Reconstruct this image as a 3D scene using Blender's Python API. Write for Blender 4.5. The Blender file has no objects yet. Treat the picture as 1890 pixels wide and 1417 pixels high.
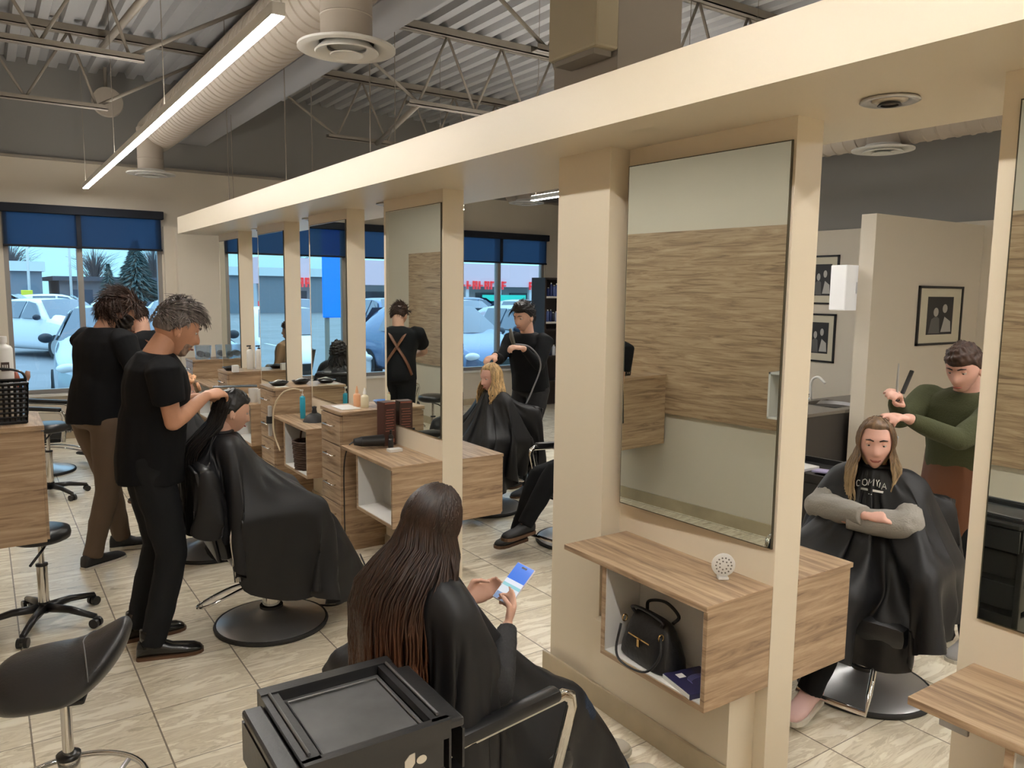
import bpy, bmesh, math, random
import numpy as np
from mathutils import Vector, Matrix, Euler
random.seed(7); rng = np.random.RandomState(11)
scene = bpy.context.scene
COL = scene.collection
PI = math.pi
# ---------------------------------------------------------------- camera
def cam_axes(yaw, pitch, roll):
    f = Vector((math.sin(yaw)*math.cos(pitch), math.cos(yaw)*math.cos(pitch), math.sin(pitch)))
    r = Vector((math.cos(yaw), -math.sin(yaw), 0)); u = r.cross(f)
    return r*math.cos(roll)+u*math.sin(roll), -r*math.sin(roll)+u*math.cos(roll), f
cd = bpy.data.cameras.new('camera'); cam = bpy.data.objects.new('camera', cd); COL.objects.link(cam)
r_, u_, f_ = cam_axes(0.59681498, -0.11873147, 0.01166153)
M = Matrix((r_, u_, -f_)).transposed().to_4x4(); M.translation = Vector((0, 0, 1.85))
cam.matrix_world = M
cd.sensor_width = 36; cd.lens = 1442.97/1890*36; cd.clip_start = .05; cd.clip_end = 400
scene.camera = cam
# ---------------------------------------------------------------- world, exposure
W = bpy.data.worlds.new('overcast_sky'); scene.world = W; W.use_nodes = True
nt = W.node_tree; nt.nodes.clear()
wo = nt.nodes.new('ShaderNodeOutputWorld'); bg = nt.nodes.new('ShaderNodeBackground')
tc = nt.nodes.new('ShaderNodeTexCoord'); sx = nt.nodes.new('ShaderNodeSeparateXYZ'); cr = nt.nodes.new('ShaderNodeValToRGB')
cr.color_ramp.elements[0].position = .0; cr.color_ramp.elements[0].color = (.50/3, 1.04/3, 1.2/3, 1)
cr.color_ramp.elements[1].position = .7; cr.color_ramp.elements[1].color = (.50, .80, 1, 1)
_e = cr.color_ramp.elements.new(.22); _e.color = (.50/2.2, .90/2.2, 1.15/2.2, 1)
nt.links.new(tc.outputs['Generated'], sx.inputs[0]); nt.links.new(sx.outputs['Z'], cr.inputs[0])
nt.links.new(cr.outputs[0], bg.inputs[0]); nt.links.new(bg.outputs[0], wo.inputs[0]); bg.inputs[1].default_value = 3.4
vs = scene.view_settings; vs.view_transform = 'Standard'; vs.look = 'None'; vs.gamma = 1; vs.use_curve_mapping = False
vs.exposure = 0.0
scene.display_settings.display_device = 'sRGB'
scene.cycles.adaptive_threshold = .02; scene.cycles.max_bounces = 8; scene.cycles.diffuse_bounces = 4; scene.cycles.glossy_bounces = 4; scene.cycles.transmission_bounces = 4; scene.cycles.transparent_max_bounces = 10
LAMP_E = 80.0
# ---------------------------------------------------------------- materials
def srgb(r, g, b):
    f = lambda c: c/12.92 if c <= .04045 else ((c+.055)/1.055)**2.4
    return (f(r/255), f(g/255), f(b/255), 1)
MATS = {}
def mat(name, col, rough=.6, metal=0., bump=0., bscale=60., spec=.5, coat=0., emis=None, es=0., sheen=0., var=0., vscale=8., trans=0., stretch=None):
    if name in MATS: return MATS[name]
    m = bpy.data.materials.new(name); m.use_nodes = True; t = m.node_tree; b = t.nodes['Principled BSDF']
    if len(col) == 3: col = (*col, 1)
    b.inputs['Base Color'].default_value = col; b.inputs['Roughness'].default_value = rough; b.inputs['Metallic'].default_value = metal
    b.inputs['Specular IOR Level'].default_value = spec; b.inputs['Coat Weight'].default_value = coat
    b.inputs['Sheen Weight'].default_value = sheen; b.inputs['Transmission Weight'].default_value = trans
    if emis: b.inputs['Emission Color'].default_value = (*emis[:3], 1); b.inputs['Emission Strength'].default_value = es
    if bump or var:
        co = t.nodes.new('ShaderNodeTexCoord'); mp = t.nodes.new('ShaderNodeMapping'); n = t.nodes.new('ShaderNodeTexNoise')
        t.links.new(co.outputs['Object'], mp.inputs[0]); t.links.new(mp.outputs[0], n.inputs[0])
        if stretch: mp.inputs['Scale'].default_value = stretch
        n.inputs['Scale'].default_value = bscale if bump else vscale; n.inputs['Detail'].default_value = 4
        if bump:
            bp = t.nodes.new('ShaderNodeBump'); bp.inputs['Strength'].default_value = bump; bp.inputs['Distance'].default_value = .01
            t.links.new(n.outputs[0], bp.inputs['Height']); t.links.new(bp.outputs[0], b.inputs['Normal'])
        if var:
            n2 = t.nodes.new('ShaderNodeTexNoise'); n2.inputs['Scale'].default_value = vscale; n2.inputs['Detail'].default_value = 5
            t.links.new(mp.outputs[0], n2.inputs[0])
            r = t.nodes.new('ShaderNodeValToRGB'); r.color_ramp.elements[0].position = .3; r.color_ramp.elements[1].position = .7
            r.color_ramp.elements[0].color = tuple(c*(1-var) for c in col[:3])+(1,); r.color_ramp.elements[1].color = tuple(min(1, c*(1+var)) for c in col[:3])+(1,)
            t.links.new(n2.outputs[0], r.inputs[0]); t.links.new(r.outputs[0], b.inputs['Base Color'])
    MATS[name] = m; return m
def wood_mat(name, c0, c1, c2):
    m = bpy.data.materials.new(name); m.use_nodes = True; t = m.node_tree; b = t.nodes['Principled BSDF']
    N = lambda k: t.nodes.new(k); L = t.links.new
    co = N('ShaderNodeTexCoord'); ge = N('ShaderNodeNewGeometry'); sp = N('ShaderNodeSeparateXYZ'); L(ge.outputs['Normal'], sp.inputs[0])
    ab = N('ShaderNodeMath'); ab.operation = 'ABSOLUTE'; L(sp.outputs['Z'], ab.inputs[0])
    gt = N('ShaderNodeMath'); gt.operation = 'GREATER_THAN'; L(ab.outputs[0], gt.inputs[0]); gt.inputs[1].default_value = .5
    m1 = N('ShaderNodeMapping'); m1.inputs['Scale'].default_value = (1.1, 1.1, 16); L(co.outputs['Object'], m1.inputs[0])
    m2 = N('ShaderNodeMapping'); m2.inputs['Scale'].default_value = (16, 1.1, 1.1); L(co.outputs['Object'], m2.inputs[0])
    mx = N('ShaderNodeMix'); mx.data_type = 'VECTOR'; L(gt.outputs[0], mx.inputs[0]); L(m1.outputs[0], mx.inputs[4]); L(m2.outputs[0], mx.inputs[5])
    n = N('ShaderNodeTexNoise'); n.inputs['Scale'].default_value = 2.2; n.inputs['Detail'].default_value = 7; n.inputs['Roughness'].default_value = .65; n.inputs['Distortion'].default_value = .9
    L(mx.outputs[1], n.inputs[0])
    r = N('ShaderNodeValToRGB'); e = r.color_ramp.elements; e[0].position = .3; e[0].color = c0; e[1].position = .72; e[1].color = c2
    k = e.new(.48); k.color = c1; L(n.outputs[0], r.inputs[0]); L(r.outputs[0], b.inputs['Base Color'])
    b.inputs['Roughness'].default_value = .42
    MATS[name] = m; return m
def floor_mat():
    m = bpy.data.materials.new('floor_tile'); m.use_nodes = True; t = m.node_tree; b = t.nodes['Principled BSDF']
    N = lambda k: t.nodes.new(k); L = t.links.new
    co = N('ShaderNodeTexCoord'); mp = N('ShaderNodeMapping'); L(co.outputs['Object'], mp.inputs[0]); mp.inputs['Location'].default_value = (-.076/.4515, -3.10/.4515, 0); mp.inputs['Scale'].default_value = (1/.4515,)*3
    fr = N('ShaderNodeVectorMath'); fr.operation = 'FRACTION'; L(mp.outputs[0], fr.inputs[0])
    fl = N('ShaderNodeVectorMath'); fl.operation = 'FLOOR'; L(mp.outputs[0], fl.inputs[0])
    wn = N('ShaderNodeTexWhiteNoise'); L(fl.outputs[0], wn.inputs[0])
    s = N('ShaderNodeSeparateXYZ'); L(fr.outputs[0], s.inputs[0])
    def edge(o, w_=.4935):
        a = N('ShaderNodeMath'); a.operation = 'SUBTRACT'; L(o, a.inputs[0]); a.inputs[1].default_value = .5
        c = N('ShaderNodeMath'); c.operation = 'ABSOLUTE'; L(a.outputs[0], c.inputs[0])
        g = N('ShaderNodeMath'); g.operation = 'GREATER_THAN'; L(c.outputs[0], g.inputs[0]); g.inputs[1].default_value = w_; return g.outputs[0]
    mxm = N('ShaderNodeMath'); mxm.operation = 'MAXIMUM'; L(edge(s.outputs['X'], .4925), mxm.inputs[0]); L(edge(s.outputs['Y'], .4955), mxm.inputs[1])
    # veins running across each tile, offset per tile
    ad = N('ShaderNodeVectorMath'); ad.operation = 'MULTIPLY_ADD'; L(wn.outputs['Color'], ad.inputs[0]); ad.inputs[1].default_value = (9, 9, 9); L(mp.outputs[0], ad.inputs[2])
    st = N('ShaderNodeMapping'); st.inputs['Scale'].default_value = (.55, 2.6, 1); st.inputs['Rotation'].default_value = (0, 0, .12); L(ad.outputs[0], st.inputs[0])
    n = N('ShaderNodeTexNoise'); n.inputs['Scale'].default_value = 2.0; n.inputs['Detail'].default_value = 8; n.inputs['Distortion'].default_value = 1.6; n.inputs['Roughness'].default_value = .6; L(st.outputs[0], n.inputs[0])
    r = N('ShaderNodeValToRGB'); e = r.color_ramp.elements
    e[0].position = .28; e[0].color = srgb(204, 192, 168); e[1].position = .75; e[1].color = srgb(247, 240, 222)
    k = e.new(.42); k.color = srgb(228, 218, 196); k = e.new(.5); k.color = srgb(212, 200, 176); k = e.new(.56); k.color = srgb(240, 232, 212)
    L(n.outputs[0], r.inputs[0])
    mx = N('ShaderNodeMix'); mx.data_type = 'RGBA'; L(mxm.outputs[0], mx.inputs[0]); L(r.outputs[0], mx.inputs[6]); mx.inputs[7].default_value = srgb(130, 118, 100)
    L(mx.outputs[2], b.inputs['Base Color'])
    rr = N('ShaderNodeMapRange'); L(n.outputs[0], rr.inputs[0]); rr.inputs[3].default_value = .22; rr.inputs[4].default_value = .36; L(rr.outputs[0], b.inputs['Roughness'])
    bp = N('ShaderNodeBump'); bp.inputs['Strength'].default_value = .25; bp.inputs['Distance'].default_value = .004; bp.invert = True; L(mxm.outputs[0], bp.inputs['Height']); L(bp.outputs[0], b.inputs['Normal'])
    return m
WALL = mat('cream_paint', srgb(214, 205, 190), .7)
CREAM = mat('cream_lacquer', srgb(226, 214, 192), .38)
GREYW = mat('taupe_paint', srgb(150, 143, 134), .85)
UPPER = mat('upper_wall_paint', srgb(138, 136, 134), .9)
STEEL = mat('painted_steel', srgb(138, 130, 120), .6)
DECK = mat('deck_paint', srgb(168, 168, 170), .6)
WHITE = mat('white_laminate', srgb(225, 224, 220), .4)
BLACK = mat('black_plastic', (.012, .012, .013, 1), .32)
BLACKM = mat('black_matte', (.014, .014, .015, 1), .6)
VINYL = mat('black_vinyl', (.013, .0135, .015, 1), .3, bump=.15, bscale=180)
CHROME = mat('chrome', (.8, .79, .77, 1), .09, 1.)
BRUSH = mat('brushed_steel', (.62, .62, .63, 1), .36, .9, bump=.06, bscale=30)
RUBBER = mat('rubber', (.02, .02, .02, 1), .7)
WOOD = wood_mat('ash_laminate', srgb(122, 98, 78), srgb(168, 141, 112), srgb(200, 176, 146))
FLOORM = floor_mat()
DARKW = mat('dark_blind', srgb(20, 26, 38), .8)
# ---------------------------------------------------------------- object helpers
def setp(o, label=None, cat=None, group=None, kind=None):
    if label: o['label'] = label
    if cat: o['category'] = cat
    if group: o['group'] = group
    if kind: o['kind'] = kind
    return o
def empty(name, loc=(0, 0, 0), rz=0., label=None, cat=None, group=None):
    o = bpy.data.objects.new(name, None); COL.objects.link(o); o.location = loc; o.rotation_euler = (0, 0, rz); o.empty_display_size = .1
    return setp(o, label, cat, group)
def mk(name, verts, faces, m, parent=None, smooth=False, label=None, cat=None, group=None, kind=None, loc=None, auto=None):
    me = bpy.data.meshes.new(name); me.from_pydata([tuple(map(float, v)) for v in verts], [], [tuple(map(int, f)) for f in faces])
    if m is not None: me.materials.append(m)
    if smooth: me.polygons.foreach_set('use_smooth', [True]*len(me.polygons))
    me.update()
    if auto is not None: me.set_sharp_from_angle(angle=auto)
    o = bpy.data.objects.new(name, me); COL.objects.link(o)
    if parent: o.parent = parent
    if loc: o.location = loc
    return setp(o, label, cat, group, kind)
class G:
    """collects shapes into one mesh"""
    def __init__(s): s.v = []; s.f = []
    def add(s, v, f):
        n = len(s.v); s.v += [tuple(p) for p in v]; s.f += [tuple(i+n for i in q) for q in f]; return s
    def box(s, a, b, bev=0., rz=0., piv=None):
        bm = bmesh.new(); bmesh.ops.create_cube(bm, size=1)
        c = [(a[i]+b[i])/2 for i in range(3)]; d = [abs(b[i]-a[i]) for i in range(3)]
        for v in bm.verts: v.co = Vector((c[0]+v.co.x*d[0], c[1]+v.co.y*d[1], c[2]+v.co.z*d[2]))
        if bev: bmesh.ops.bevel(bm, geom=bm.edges[:], offset=min(bev, min(d)*.45), segments=2, affect='EDGES', profile=.5)
        if rz:
            p = Vector(piv or c); R = Matrix.Rotation(rz, 3, 'Z')
            for v in bm.verts: v.co = p+R@(v.co-p)
        s.bm(bm); return s
    def bm(s, bm):
        bm.verts.index_update(); s.add([v.co[:] for v in bm.verts], [[v.index for v in f.verts] for f in bm.faces]); bm.free(); return s
    def rev(s, prof, c=(0, 0, 0), n=32, ax='Z', cap=True):
        """profile [(r,h)...] turned round an axis through c"""
        v = []; f = []; m = len(prof)
        for k in range(n):
            a = 2*PI*k/n
            for (r, h) in prof:
                p = (r*math.cos(a), r*math.sin(a), h)
                if ax == 'X': p = (h, p[0], p[1])
                elif ax == 'Y': p = (p[0], h, p[1])
                v.append((c[0]+p[0], c[1]+p[1], c[2]+p[2]))
        for k in range(n):
            for j in range(m-1):
                a0 = k*m+j; b0 = ((k+1) % n)*m+j; f.append((a0, b0, b0+1, a0+1))
        if cap:
            if prof[0][0] > 1e-5: f.append(tuple(k*m for k in range(n))[::-1])
            if prof[-1][0] > 1e-5: f.append(tuple(k*m+m-1 for k in range(n)))
        return s.add(v, f)
    def cyl(s, p0, p1, r0, r1=None, n=16, cap=True):
        return s.tube([p0, p1], [r0, r0 if r1 is None else r1], n, cap)
    def tube(s, pts, rad, n=10, cap=True, closed=False, flat=None):
        pts = [Vector(p) for p in pts]; k = len(pts)
        if not hasattr(rad, '__len__'): rad = [rad]*k
        v = []; f = []; up = None
        for i, p in enumerate(pts):
            if closed: t = pts[(i+1) % k]-pts[i-1]
            else: t = pts[min(i+1, k-1)]-pts[max(i-1, 0)]
            if t.length < 1e-9: t = Vector((0, 0, 1))
            t.normalize()
            if up is None:
                up = t.orthogonal().normalized()
                if flat is not None: up = (Vector(flat[2])-t*t.dot(Vector(flat[2]))).normalized()
            up = (up-t*up.dot(t))
            if up.length < 1e-6: up = t.orthogonal()
            up.normalize(); sd = t.cross(up)
            fa, fb = (flat[0], flat[1]) if flat is not None else (1, 1)
            for j in range(n):
                a = 2*PI*j/n; v.append(tuple(p+up*(math.cos(a)*rad[i]*fa)+sd*(math.sin(a)*rad[i]*fb)))
        m = k if closed else k-1
        for i in range(m):
            for j in range(n):
                a0 = i*n+j; a1 = i*n+(j+1) % n; b0 = ((i+1) % k)*n+j; b1 = ((i+1) % k)*n+(j+1) % n; f.append((a0, a1, b1, b0))
        if cap and not closed: f.append(tuple(range(n))[::-1]); f.append(tuple((k-1)*n+j for j in range(n)))
        return s.add(v, f)
    def ell(s, c, r, n=16, m=10, R=None):
        v = []; f = []
        for i in range(m+1):
            th = PI*i/m
            for j in range(n):
                a = 2*PI*j/n; p = Vector((r[0]*math.sin(th)*math.cos(a), r[1]*math.sin(th)*math.sin(a), r[2]*math.cos(th)))
                if R is not None: p = R@p
                v.append((c[0]+p[0], c[1]+p[1], c[2]+p[2]))
        for i in range(m):
            for j in range(n): f.append((i*n+j, (i+1)*n+j, (i+1)*n+(j+1) % n, i*n+(j+1) % n))
        return s.add(v, f)
    def prism(s, poly, a, b, ax='X'):
        """extrude a 2D polygon between a and b along ax"""
        n = len(poly); v = []
        for h in (a, b):
            for (p, q) in poly: v.append({'X': (h, p, q), 'Y': (p, h, q), 'Z': (p, q, h)}[ax])
        f = [tuple(range(n))[::-1], tuple(range(n, 2*n))]+[(i, (i+1) % n, n+(i+1) % n, n+i) for i in range(n)]
        return s.add(v, f)
    def ob(s, name, m, parent=None, smooth=False, label=None, cat=None, group=None, kind=None, auto=None, loc=None):
        o = mk(name, s.v, s.f, m, parent, smooth, label, cat, group, kind, loc, auto)
        bm = bmesh.new(); bm.from_mesh(o.data); bmesh.ops.recalc_face_normals(bm, faces=bm.faces); bm.to_mesh(o.data); bm.free()
        if smooth: o.data.polygons.foreach_set('use_smooth', [True]*len(o.data.polygons))
        if auto is not None: o.data.set_sharp_from_angle(angle=auto)
        return o
def kids(o): return [c for c in bpy.data.objects if c.parent == o]
def dup(root, loc, rz=None, label=None, group=None, scale=None):
    r = root.copy(); COL.objects.link(r); r.location = loc
    if rz is not None: r.rotation_euler = (0, 0, rz)
    if scale: r.scale = scale
    if label: r['label'] = label
    if group: r['group'] = group
    for c in kids(root):
        d = c.copy(); COL.objects.link(d); d.parent = r
        for g in kids(c):
            e = g.copy(); COL.objects.link(e); e.parent = d
    return r
def arc(c, r, a0, a1, n, plane='XY'):
    out = []
    for i in range(n+1):
        a = a0+(a1-a0)*i/n; p, q = r*math.cos(a), r*math.sin(a)
        out.append((c[0]+p, c[1]+q, c[2]) if plane == 'XY' else ((c[0]+p, c[1], c[2]+q) if plane == 'XZ' else (c[0], c[1]+p, c[2]+q)))
    return out
def bez(pts, n=8):
    """smooth curve through points (Catmull-Rom)"""
    P = [Vector(p) for p in pts]; P = [2*P[0]-P[1]]+P+[2*P[-1]-P[-2]]; out = []
    for i in range(1, len(P)-2):
        for k in range(n):
            t = k/n; a, b, c, d = P[i-1:i+3]
            out.append(.5*((2*b)+(c-a)*t+(2*a-5*b+4*c-d)*t*t+(-a+3*b-3*c+d)*t**3))
    out.append(P[-2]); return out
def struct(g, name, m, **k): return g.ob(name, m, kind='structure', **k)
AS = math.radians(35)
# ---------------------------------------------------------------- room shell
XL, XR, YB, YN, ZD = -.42, 8.35, 10.8, -4.5, 4.36
g = G().box((XL-.2, YN-.2, -.1), (XR+.2, YB+.15, 0)); struct(g, 'floor', FLOORM)
# corrugated deck, flutes along Y
g = G(); prof = []; x = XL-.2
while x < XR+.2:
    prof += [(x, ZD), (x+.085, ZD), (x+.105, ZD+.06), (x+.185, ZD+.06)]; x += .205
v = []; f = []
for y in (YN-.2, YB+.15):
    v += [(a, y, b) for a, b in prof]
n = len(prof); f = [(i, i+1, n+i+1, n+i) for i in range(n-1)]
g.add(v, f).box((XL-.2, YN-.2, ZD+.07), (XR+.3, YB+.15, ZD+.2)); struct(g, 'ceiling', DECK)
# back (street) wall with window openings
ZT, ZS = 2.78, .56
WL, WR = (.26, 1.95), (2.66, 7.98)
g = G()
g.box((XL-.2, YB, 0), (XR+.2, YB+.15, ZS)).box((XL-.2, YB, ZS), (WL[0], YB+.15, ZT)).box((WL[1], YB, ZS), (WR[0], YB+.15, ZT)).box((WR[1], YB, ZS), (XR+.2, YB+.15, ZT)).box((XL-.2, YB, ZT), (XR+.2, YB+.15, 3.3))
struct(g, 'wall_back', WALL)
struct(G().box((XL-.2, YB+.03, 3.3), (XR+.2, YB+.15, ZD+.1)), 'wall_back_upper', UPPER)
struct(G().box((XL, YB-.03, 3.3), (XR, YB+.03, 3.33)), 'trim_1', GREYW)
struct(G().box((2.1, YB-.18, 0), (2.62, YB, 2.6)).box((1.97, YB-.06, 0), (2.1, YB, 2.6)), 'wall_back_pier', WALL)
struct(G().box((XL-.15, YN, 0), (XL, YB, ZD)), 'wall_left', WALL)
struct(G().box((XR, YN, 0), (XR+.15, YB, 2.6)), 'wall_right', WALL)
struct(G().box((XR+.02, YN, 2.6), (XR+.15, YB, ZD+.1)), 'wall_right_upper', UPPER)
struct(G().box((XL-.15, YN-.15, 0), (XR+.15, YN, ZD)), 'wall_front', WALL)
# tile skirting
TILEB = mat('skirting_tile', srgb(176, 162, 136), .35, var=.12, vscale=5)
struct(G().box((XL, YB-.015, 0), (2.1, YB, .1)).box((2.62, YB-.015, 0), (XR, YB, .1)), 'baseboard_back', TILEB)
struct(G().box((XR-.015, YN, 0), (XR, YB-.02, .1)), 'baseboard_right', TILEB)
struct(G().box((XL, YN, 0), (XL+.015, YB-.02, .1)), 'baseboard_left', TILEB)
# windows: frame, mullions, glass
FRAME = mat('window_frame', srgb(150, 146, 142), .45, .3)
GLASS = mat('window_glass', (1, 1, 1, 1), .0)
t = GLASS.node_tree; t.nodes.clear(); o_ = t.nodes.new('ShaderNodeOutputMaterial'); tr = t.nodes.new('ShaderNodeBsdfTransparent'); gl = t.nodes.new('ShaderNodeBsdfGlossy'); gl.inputs['Roughness'].default_value = 0
tr.inputs[0].default_value = (.93, .96, 1, 1); fz = t.nodes.new('ShaderNodeFresnel'); mxs = t.nodes.new('ShaderNodeMixShader'); t.links.new(fz.outputs[0], mxs.inputs[0]); t.links.new(tr.outputs[0], mxs.inputs[1]); t.links.new(gl.outputs[0], mxs.inputs[2]); t.links.new(mxs.outputs[0], o_.inputs[0])
BLIND = mat('blind_fabric', srgb(60, 84, 122), .9)
t = BLIND.node_tree; b = t.nodes['Principled BSDF']; tl = t.nodes.new('ShaderNodeBsdfTranslucent'); tl.inputs[0].default_value = (.30, .38, .50, 1)
tr = t.nodes.new('ShaderNodeBsdfTransparent'); tr.inputs[0].default_value = (.27, .36, .50, 1)
a1 = t.nodes.new('ShaderNodeMixShader'); a1.inputs[0].default_value = .5; t.links.new(tl.outputs[0], a1.inputs[1]); t.links.new(tr.outputs[0], a1.inputs[2])
a2 = t.nodes.new('ShaderNodeMixShader'); a2.inputs[0].default_value = .75; b.inputs['Base Color'].default_value = (.02, .03, .05, 1); t.links.new(b.outputs[0], a2.inputs[1]); t.links.new(a1.outputs[0], a2.inputs[2]); t.links.new(a2.outputs[0], t.nodes['Material Output'].inputs[0])
def window(n, x0, x1, mull):
    w = empty('window_%d' % n, (0, 0, 0)); w['kind'] = 'structure'
    g = G().box((x0, YB+.02, ZS), (x0+.05, YB+.1, ZT)).box((x1-.05, YB+.02, ZS), (x1, YB+.1, ZT)).box((x0, YB+.02, ZS), (x1, YB+.1, ZS+.05)).box((x0, YB+.02, ZT-.05), (x1, YB+.1, ZT))
    for mx_ in mull: g.box((mx_-.03, YB+.0, ZS), (mx_+.03, YB+.1, ZT))
    g.ob('window_frame', FRAME, w); G().box((x0, YB+.055, ZS), (x1, YB+.062, ZT)).ob('window_glass', GLASS, w)
    G().box((x0-.02, YB-.06, ZS-.03), (x1+.02, YB+.02, ZS)).ob('window_sill', WHITE, w)
window(1, WL[0], WL[1], [1.03]); window(2, WR[0], WR[1], [3.54, 4.42, 5.30, 6.18, 7.06])
def blind(x0, x1, seams, label):
    b = empty('roller_blind', ((x0+x1)/2, YB, ZT), label=label, cat='blind', group='roller blinds in the street windows')
    cx = (x0+x1)/2
    G().box((x0-cx, -.11, -.1), (x1-cx, -.01, 0), .008).ob('cassette', DARKW, b)
    G().box((x0-cx+.03, -.06, -.47), (x1-cx-.03, -.056, -.05)).ob('blind_fabric', BLIND, b)
    g = G().box((x0-cx+.02, -.066, -.49), (x1-cx-.02, -.05, -.465), .004)
    g.ob('bottom_bar', DARKW, b)
    for s in seams: G().box((s-cx-.025, -.07, -.47), (s-cx+.025, -.05, -.05)).ob('side_channel', DARKW, b)
blind(.24, 1.97, [1.03], 'dark blue roller blind half down over the leftmost street window')
blind(2.64, 5.3, [3.54, 4.42], 'dark blue roller blind seen between the mirror posts of the partition')
blind(5.31, 8.0, [6.18, 7.06], 'dark blue roller blind in street window behind stylist with hose')
# ---------------------------------------------------------------- left wall cladding (seen in the mirrors)
g = G().box((XL, -2, .83), (XL+.025, 10.1, 2.35)); struct(g, 'trim_2', WOOD)
g = G()
for y in (-.5, 2.35, 5.15, 7.95): g.box((XL+.02, y-.012, .85), (XL+.03, y+.012, 2.35))
struct(g, 'trim_3', mat('inlay', srgb(222, 214, 196), .4))
# ---------------------------------------------------------------- partition: canopy, panels, pillars
X1, X2, ZC = 2.345, 2.49, 2.455
CX0, CX1, CY0, CY1 = 1.935, 2.885, -3.2, 9.72
g = G().box((CX0, CY0, ZC), (CX1, CY1, ZC+.185)); struct(g, 'trim_4', CREAM)
ys = [.245, 1.735, 4.215, 5.71, 7.19, 8.72]; PL = .835
MIR = mat('mirror', (.80, .85, .80, 1), .005, 1.)
MEDGE = mat('mirror_edge', srgb(88, 84, 70), .3, .5)
stn = ['nearest, at the right edge of the photo', 'in front of the floating shelf with the handbag', 'above the shelf with the tall brown box', 'between the second and third post beyond the tall brown box', 'near the far end, behind the drawer unit with the blue bottle', 'at the far end by the street window']
mlab = ['tall wall mirror at the right edge reflecting the black trolley', 'tall mirror above the floating shelf holding the black handbag', 'tall mirror reflecting the man with crossed apron straps', 'tall mirror reflecting the seated woman with long dark hair', 'tall mirror reflecting a person in a tan jacket', 'narrow-looking mirror closest to the street window']
for i, y in enumerate(ys):
    g = G().box((X1, y, 0), (X2, y+PL, ZC))
    if i in (0, 1):
        struct(G().box((2.2, y+.055, 0), (X1-.001, y+PL-.002, .397)), 'trim_%d' % (6+i), CREAM)      # thicker lower wall
    struct(g, 'wall_partition_%d' % (i+1), CREAM)
    bb = G().box((2.185, y+.055, 0), (2.2, y+PL+(.355 if i == 1 else 0), .105), .003) if i < 2 else G().box((X1-.012, y, 0), (X1, y+PL, .09))
    struct(bb, 'baseboard_partition_%d' % (i+1), TILEB)
    m = empty('station_mirror', (X1, y+.01, .925), label=mlab[i], cat='mirror', group='tall mirrors along the partition')
    if i == 1: m.rotation_euler = (0, 0, math.radians(2.9)); m.location.x -= .002
    G().box((-.008, 0, 0), (-.0, .778, 1.45)).ob('mirror_backing', MEDGE, m)
    mk('mirror_glass', [(-.009, .004, .004), (-.009, .774, .004), (-.009, .774, 1.446), (-.009, .004, 1.446)], [(0, 1, 2, 3)], MIR, m)
    # right-hand aisle mirror on the other face
    if i in (1, 2):
        m2 = empty('station_mirror', (X2, y+.01, .925), label='back-to-back mirror on the far face of the panel %s' % ('with the handbag shelf' if i == 1 else 'with the tall brown box'), cat='mirror', group='tall mirrors along the partition')
        G().box((0, 0, 0), (.009, .778, 1.45)).ob('mirror_glass', MIR, m2)
struct(G().box((2.235, 2.57, 0), (2.62, 2.925, ZC)), 'wall_pillar', CREAM)
# shelf boxes
def cabinet(y, lab, brack=True, full=True):
    c = empty('floating_cabinet', (2.0, y, .4), label=lab, cat='cabinet', group='floating wood cabinets under the mirrors')
    G().box((-.008, 0, .365), (.345, .79, .387), .002).ob('worktop', WOOD, c)
    t = .02; L = .55
    G().box((0, .002, 0), (.2, t, .365)).box((.2, .002, 0), (.345, t, .365)).ob('side_panel', WOOD, c)
    G().box((0, L-t, 0), (.34, L, .365)).ob('side_panel', WOOD, c)
    G().box((0, t, 0), (.34, L-t, t)).ob('bottom_panel', WOOD, c)
    G().box((.004, t, t), (.19, t+.004, .365)).box((.004, L-t-.004, t), (.19, L-t, .365)).box((.004, t, t), (.19, L-t, t+.004)).box((.186, t, t), (.19, L-t, .365)).ob('white_lining', WHITE, c)
    return c
cab_l = ['floating wood cabinet with open end at the right edge below the nearest mirror', 'floating wood cabinet with open white niche holding the black handbag', 'floating wood cabinet with empty white niche behind the long-haired girl',
         'floating wood cabinet holding a brown basket, below the bottle with blue label', 'floating wood cabinet below the fourth mirror', 'floating wood cabinet closest to the street window']
cabs = [cabinet(ys[i], cab_l[i]) for i in range(6)]
SOCK = mat('grey_plastic', srgb(170, 168, 165), .4)
k = empty('wall_socket', (2.19, 1.0, .70), label='small grey power socket with black plug under the nearest worktop', cat='socket')
G().box((-.012, -.04, -.055), (0, .04, .055), .004).ob('socket_plate', SOCK, k); G().box((-.035, -.02, -.0), (-.012, .012, .03), .004).ob('plug', BLACK, k)
# right side cabinets (far aisle)
def rcab(y, lab, w=.33):
    c = empty('floating_cabinet', (X2, y, .38), label=lab, cat='cabinet', group='floating wood cabinets on the far side of the partition')
    G().box((0, -.004, .385), (w+.012, .80, .405), .002).ob('worktop', WOOD, c)
    G().box((0, 0, 0), (w, .795, .385), .002).ob('carcass', WOOD, c)
    for j in range(2): G().box((w, .01+j*.395, .008), (w+.016, .395+j*.395, .378), .002).ob('drawer', WOOD, c)
for i in (0, 1, 2, 3, 4): rcab(ys[i], 'wood cabinet on far side of partition, behind %s' % ['the nearest panel', 'the post beside the handbag cabinet', 'the panel with the tall brown box', 'the third panel', 'the fourth panel'][i], .30 if i == 2 else .34)
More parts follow.
